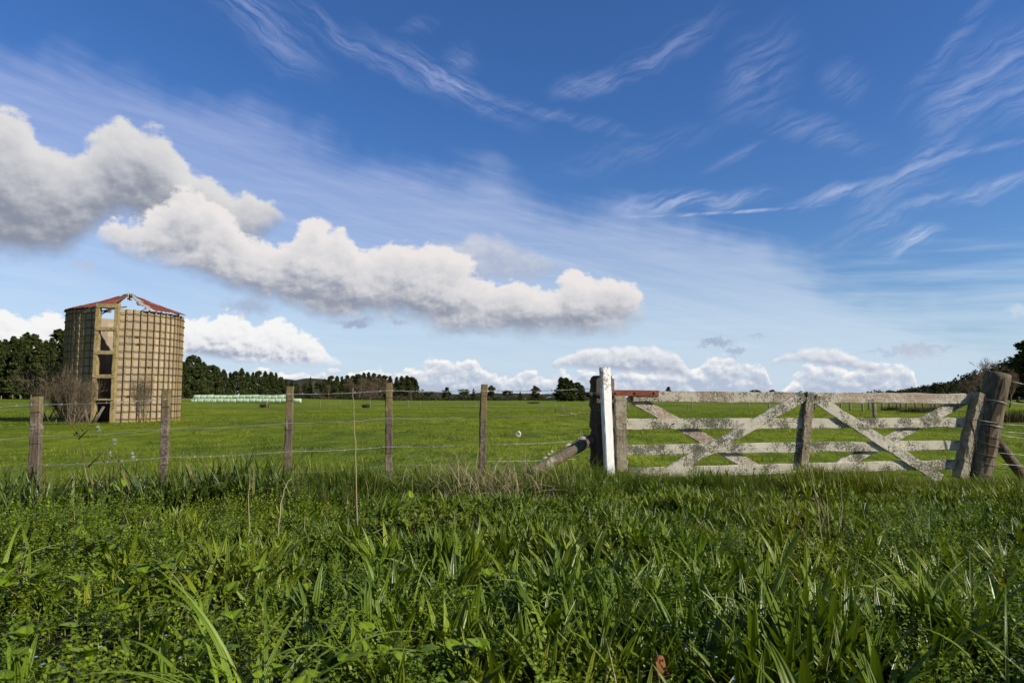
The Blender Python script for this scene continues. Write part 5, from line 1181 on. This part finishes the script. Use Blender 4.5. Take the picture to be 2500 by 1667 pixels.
def build_clumps():
    # dark upright strap-leaved tufts under the fence on the left
    spots = [(-10, 6.1, .46), (60, 5.9, .50), (118, 5.6, .44), (250, 6.2, .42), (330, 6.0, .46), (395, 6.3, .40), (470, 6.0, .44), (540, 6.2, .50), (610, 6.1, .55), (665, 6.3, .50), (715, 6.2, .34)]
    names = ['cut by the left edge of the picture', 'in front of the first fence post', 'right of the first fence post', 'between the white-flowered thistle and the second post', 'just left of the second fence post', 'at the foot of the second fence post', 'right of the second fence post', 'midway between the second and third fence posts', 'with the tallest leaves left of the third fence post', 'at the foot of the third fence post', 'right of the third fence post, lowest']
    for (px, Y, h), nm in zip(spots, names):
        x0 = P(px, HORIZ, Y)[0]; z0 = float(terrain(x0, Y)); n = 74; h *= 1.18; g = Geo(); xx = rng.normal(0, .12, n); yy = rng.normal(0, .09, n); b = np.stack([xx, yy, -.02 + 0 * xx], 1)
        az = np.where(rng.random(n) < .6, rng.choice([0.0, math.pi], n) + rng.normal(0, .5, n), rng.random(n) * 6.28)
        leaves(g, b, az, h * rng.uniform(.6, 1.05, n), rng.uniform(.014, .028, n), rng.uniform(.03, .32, n), np.where(rng.random(n) < .2, 1.6, rng.uniform(.1, .55, n)), 7, 'strap', .2, rng.normal(0, .7, n))
        tag(g.build('strap_leaf_clump', MATS['strap_leaf'], loc=(x0, Y, z0)), 'dark upright strap-leaved tuft ' + nm, 'leafy tuft', 'strap-leaved tufts under the left fence')
    # pale strappy tuft below the fourth post
    for (px, Y, h, nm) in ((905, 5.9, .30, 'yellow-green strappy tuft below the fourth fence post'), (965, 5.6, .28, 'pale strappy tuft below and right of the fourth fence post')):
        x0 = P(px, HORIZ, Y)[0]; n = 30; g = Geo(); b = np.stack([rng.normal(0, .07, n), rng.normal(0, .06, n), 0 * np.arange(n) - .01], 1)
        leaves(g, b, rng.normal(.2, .6, n), h * rng.uniform(.7, 1.1, n), .016, rng.uniform(.1, .6, n), .4, 6, 'strap', .2); tag(g.build('strap_leaf_clump', MATS['blade_leaf'], loc=(x0, Y, float(terrain(x0, Y)))), nm, 'leafy tuft')
    # long arching blades near the camera
    A = [(640, 2.05, .46, 44, 'large arching grass clump at the lower left'), (820, 2.35, .34, 14, 'arching grass clump low in the picture left of centre'), (1120, 2.75, .36, 18, 'arching grass clump below centre'), (1000, 2.95, .34, 12, 'arching grass clump just above and left of the one below centre'),
         (1400, 3.1, .36, 16, 'blue-green arching grass clump right of centre'), (1500, 2.95, .33, 12, 'low arching grass clump above the clay shard'), (1720, 3.3, .38, 16, 'arching grass clump right of the clay shard'), (1860, 2.9, .33, 12, 'wide-bladed arching clump in the speedwell'), (2290, 2.7, .42, 18, 'arching grass clump near the right edge'), (2370, 3.1, .36, 12, 'arching grass clump behind the one near the right edge'),
         (2440, 2.2, .40, 14, 'shaded grass clump at the lower right edge'), (60, 3.6, .36, 14, 'upright broad-bladed clump at the left edge'), (1290, 2.1, .30, 8, 'small blade clump at the bottom centre'), (520, 3.0, .30, 12, 'blade clump among the weeds left of centre'), (2130, 4.6, .30, 12, 'dark grass clump in the middle right of the verge'), (2250, 4.5, .34, 12, 'dark leafy clump right of the dry stems')]
    for (px, Y, h, n, nm) in A:
        x0 = P(px, HORIZ, Y)[0]; g = Geo(); b = np.stack([rng.normal(0, .05, n), rng.normal(0, .05, n), 0 * np.arange(n) - .01], 1)
        leaves(g, b, rng.random(n) * 6.28, h * rng.uniform(.8, 1.5, n), rng.uniform(.009, .019, n), rng.uniform(.1, .7, n), rng.uniform(.8, 2.1, n), 11, 'grass', .22, rng.normal(0, .5, n))
        tag(g.build('grass_clump', MATS['blade_leaf'], loc=(x0, Y, float(terrain(x0, Y)))), nm, 'grass clump', 'arching grass clumps on the verge')
    # feathery green weeds
    for (px, Y, h, nm) in ((745, 5.8, .36, 'feathery green weed right of the third fence post'), (800, 5.9, .30, 'feathery green weed left of the tall dry stalk'), (850, 6.1, .32, 'feathery green weed behind the tall dry stalk')):
        x0 = P(px, HORIZ, Y)[0]; t = empty('feathery_weed', (x0, Y, float(terrain(x0, Y)))); tag(t, nm, 'weed', 'feathery weeds'); g = Geo(); s = Geo()
        for k in range(16):
            a = rng.random() * 6.28; ti = rng.uniform(.05, .45); L = h * rng.uniform(.6, 1.1); b0 = np.array([rng.normal(0, .06), rng.normal(0, .05), 0]); d = np.array([math.sin(ti) * math.cos(a), math.sin(ti) * math.sin(a), math.cos(ti)])
            tube(s, [b0, b0 + d * L * .5, b0 + d * L + [0, 0, -.01]], [.003, .0022, .001], 4); m = 80; u = rng.uniform(.25, 1, m); p = b0 + d * (L * u)[:, None]
            az = rng.random(m) * 6.28; leaves(g, p, az, rng.uniform(.02, .06, m), .0035, rng.uniform(.5, 1.4, m), -.3, 2, 'grass', three=False)
        s.build('stem', MATS['weed_stem'], t); g.build('foliage', MATS['feather_leaf'], t)
    # dry stalks
    def stalk(pts, r, nm, cat='dry stalk', head=False, grp=None, m='straw'):
        q = [P(*p) for p in pts]; b = q[0].copy(); g = Geo(); 
        Q = np.array(q) - b; tt = np.linspace(0, 1, 12); Q = np.stack([np.interp(tt, np.linspace(0, 1, len(Q)), Q[:, i]) for i in range(3)], 1); Q[1:-1] += rng.normal(0, .003, (10, 3))
        tube(g, Q, np.linspace(r, r * .35, 12), 5)
        if head:
            m_ = 16; u = rng.uniform(.75, 1, m_); leaves(g, Q[0] + (Q[-1] - Q[0]) * u[:, None], rng.random(m_) * 6.28, .03, .003, rng.uniform(.1, .5, m_), 0, 1, 'grass', three=False)
        tag(g.build('dry_stalk', MATS[m], loc=b), nm, cat, grp)
    stalk([(873, 1300, 5.0), (868, 1120, 5.0), (865, 1020, 5.0), (862, 946, 5.0)], .0052, 'tall pale dry stalk standing left of the fourth fence post', head=True)
    stalk([(608, 1320, 4.6), (606, 1230, 4.6), (610, 1165, 4.65)], .004, 'short pale dry stalk left of the third fence post')
    stalk([(678, 1340, 4.5), (684, 1240, 4.5), (694, 1190, 4.55), (712, 1168, 4.6)], .0045, 'kinked dry stalk below the third fence post')
    stalk([(1068, 1240, 6.3), (1072, 1150, 6.3), (1084, 1085, 6.35)], .003, 'thin dry stalk rising from the straw')
    stalk([(1330, 1190, 6.6), (1275, 1110, 6.6), (1228, 1060, 6.65)], .0026, 'thin slanting stalk in front of the paddock, left of the stay', m='grass_leaf')
    stalk([(1262, 1180, 6.7), (1252, 1080, 6.7), (1247, 985, 6.7)], .0022, 'thin green grass stalk standing right of the fifth fence post', m='grass_leaf', head=True)
    stalk([(1318, 1150, 6.9), (1312, 1080, 6.9), (1308, 1020, 6.9)], .0022, 'thin green stalk between insulator and stay', m='grass_leaf')
    stalk([(1052, 1120, 6.5), (1050, 1050, 6.5), (1044, 1010, 6.5), (1010, 995, 6.5), (945, 1004, 6.5)], .0022, 'thin stem bending over toward the fourth fence post', m='grass_leaf')
    stalk([(1098, 1035, 6.5), (1060, 1008, 6.5), (1045, 988, 6.5), (1043, 975, 6.5)], .0024, 'dark curved stem by the far side of the fourth post', m='grass_leaf')
    for i, (a, b2, nm) in enumerate((((2010, 1350), (1975, 1130), 'leftmost'), ((2018, 1360), (1998, 1190), 'second'), ((2030, 1350), (1985, 1210), 'third'), ((2048, 1330), (2052, 1170), 'rightmost'), ((2022, 1355), (2010, 1150), 'tallest'))):
        stalk([(a[0], a[1], 4.4), ((a[0] + b2[0]) / 2 + 6, (a[1] + b2[1]) / 2, 4.45), (b2[0], b2[1], 4.5)], .003, f'{nm} of the dry reddish stems below the middle gate stile', grp='dry stems below the middle gate stile')
    # white-flowered sow thistle
    Y = 5.3; b = P(225, 1330, Y); b[2] = float(terrain(b[0], Y)); t = empty('sow_thistle', b); tag(t, 'tall thin sow thistle with fluffy white seed heads left of the silo base', 'weed')
    S = lambda *pts: np.array([P(px, py, Y) - b for px, py in pts])
    st = Geo(); stems = [S((232, 1300), (226, 1190), (205, 1110), (192, 1070), (188, 1060)), S((190, 1065), (178, 1040), (183, 1010)), S((192, 1072), (215, 1048), (238, 1047)), S((215, 1140), (245, 1110), (268, 1085)), S((226, 1200), (250, 1150), (262, 1112)), S((228, 1210), (280, 1170), (296, 1115)), S((235, 1290), (262, 1200), (258, 1150))]
    for q in stems: tube(st, q, np.linspace(.0055, .003, len(q)), 5)
    st.build('stem', MATS['weed_stem'], t)
    lf = Geo(); n = 26; p = np.array([S((rng.uniform(180, 300), rng.uniform(1180, 1320)))[0] for _ in range(n)]); p[:, 1] += rng.normal(0, .05, n); leaves(lf, p, rng.random(n) * 6.28, rng.uniform(.05, .12, n), rng.uniform(.02, .04, n), rng.uniform(.4, 1.4, n), .8, 5, 'lance', .2)
    lf.build('foliage', MATS['broad_leaf'], t)
    for (px, py, wh) in ((240, 1047, 1), (280, 1079, 1), (268, 1111, 1), (290, 1122, 0), (183, 1005, 0), (202, 1048, 0), (182, 1060, 0), (196, 1062, 0), (190, 1055, 0), (323, 1112, .6), (255, 1125, 0)):
        c = P(px, py, Y) - b; f = Geo(); tube(f, [c - [0, 0, .014], c - [0, 0, .004], c + [0, 0, .004], c + [0, 0, .012]], [.004, .009, .009, .005], 7)
        bud = f.build('flower_bud', MATS['bud'], t)
        if wh:
            n = 90; g = Geo(); d = rng.normal(0, 1, (n, 3)); az = np.arctan2(d[:, 1], d[:, 0]); leaves(g, np.repeat([c + [0, 0, .006]], n, 0), az, .033 * rng.uniform(.6, 1.2, n), .006, np.arccos(np.clip(d[:, 2] / np.linalg.norm(d, axis=1), -1, 1)), 0, 1, 'grass', three=False); g.build('seed_head', MATS['petal_white'], bud)
    # red-stemmed broad weeds and a fuzzy bud
    for (px, Y, h, nm) in ((255, 3.9, .30, 'red-stemmed leafy weed at the left of the verge'), (440, 3.3, .22, 'yellow-green leafy weed below the second fence post'), (1010, 4.9, .30, 'broad-leaved weed below the straw'), (90, 3.2, .22, 'leafy weed near the left edge')):
        x0 = P(px, HORIZ, Y)[0]; t = empty('leafy_weed', (x0, Y, float(terrain(x0, Y)))); tag(t, nm, 'weed', 'leafy weeds on the verge'); s = Geo(); g = Geo()
        for k in range(5):
            a = rng.random() * 6.28; e = np.array([math.cos(a) * h * .45, math.sin(a) * h * .45, h * rng.uniform(.7, 1.1)]); tube(s, [(0, 0, 0), e * [.3, .3, .5], e], [.005, .004, .002], 5); m = 9; u = rng.uniform(.3, 1, m); p = e[None] * u[:, None]
            leaves(g, p, rng.random(m) * 6.28, rng.uniform(.05, .10, m), rng.uniform(.03, .05, m), rng.uniform(.5, 1.3, m), .7, 6, 'ovate', .2)
        s.build('stem', MATS['weed_stem'], t); g.build('foliage', MATS['broad_leaf'], t)
    for i, (px, py, Y, nm) in enumerate(((443, 1221, 4.2, 'small yellow flower left of the third fence post'), (1108, 1158, 6.0, 'small yellow flower above the straw'), (798, 1238, 4.6, 'small yellow flower beside the tall dry stalk'), (2455, 1295, 3.9, 'small yellow flower near the right edge'))):
        q = P(px, py, Y); g = Geo(); n = 26; z0 = float(terrain(q[0], Y)); leaves(g, np.repeat([[0, 0, 0.0]], n, 0), rng.random(n) * 6.28, .013, .005, rng.uniform(.5, 1.5, n), 0, 1, 'ovate'); o = g.build('yellow_flower', MATS['petal_yellow'], loc=q)
        s = Geo(); tube(s, [(0, 0, 0), (.01, 0, z0 - q[2])], .002, 4); s.build('stem', MATS['weed_stem'], o); tag(o, nm, 'flower', 'small yellow flowers')
    # clay shard
    q = P(1622, 1640, 2.36); g = Geo(); n = 16
    V = []
    for s_ in (-1, 1):
        for i in range(n):
            a = i / n * 6.28; r_ = .054 * (1 + .22 * math.sin(3 * a + 1) + .10 * math.sin(5 * a)); X = r_ * math.cos(a) * 1.0; Z = r_ * math.sin(a) * .95
            V.append((X, -.5 * X * X / .07 * .5 + s_ * .006 + .25 * Z, Z))
    V += [(0, -.006, 0), (0, .006, 0)]; k = np.arange(n); k2 = (k + 1) % n
    g.add(V, np.stack([k, k2, n + k2, n + k], 1), np.concatenate([np.stack([np.full(n, 2 * n), k, k2], 1), np.stack([np.full(n, 2 * n + 1), n + k2, n + k], 1)]))
    o = g.build('clay_shard', MATS['clay'], loc=q, smooth=False); o.rotation_euler = (0.1, 0.35, .4); tag(o, 'broken orange-brown clay piece standing in the weeds at the bottom', 'clay shard')
build_clumps()
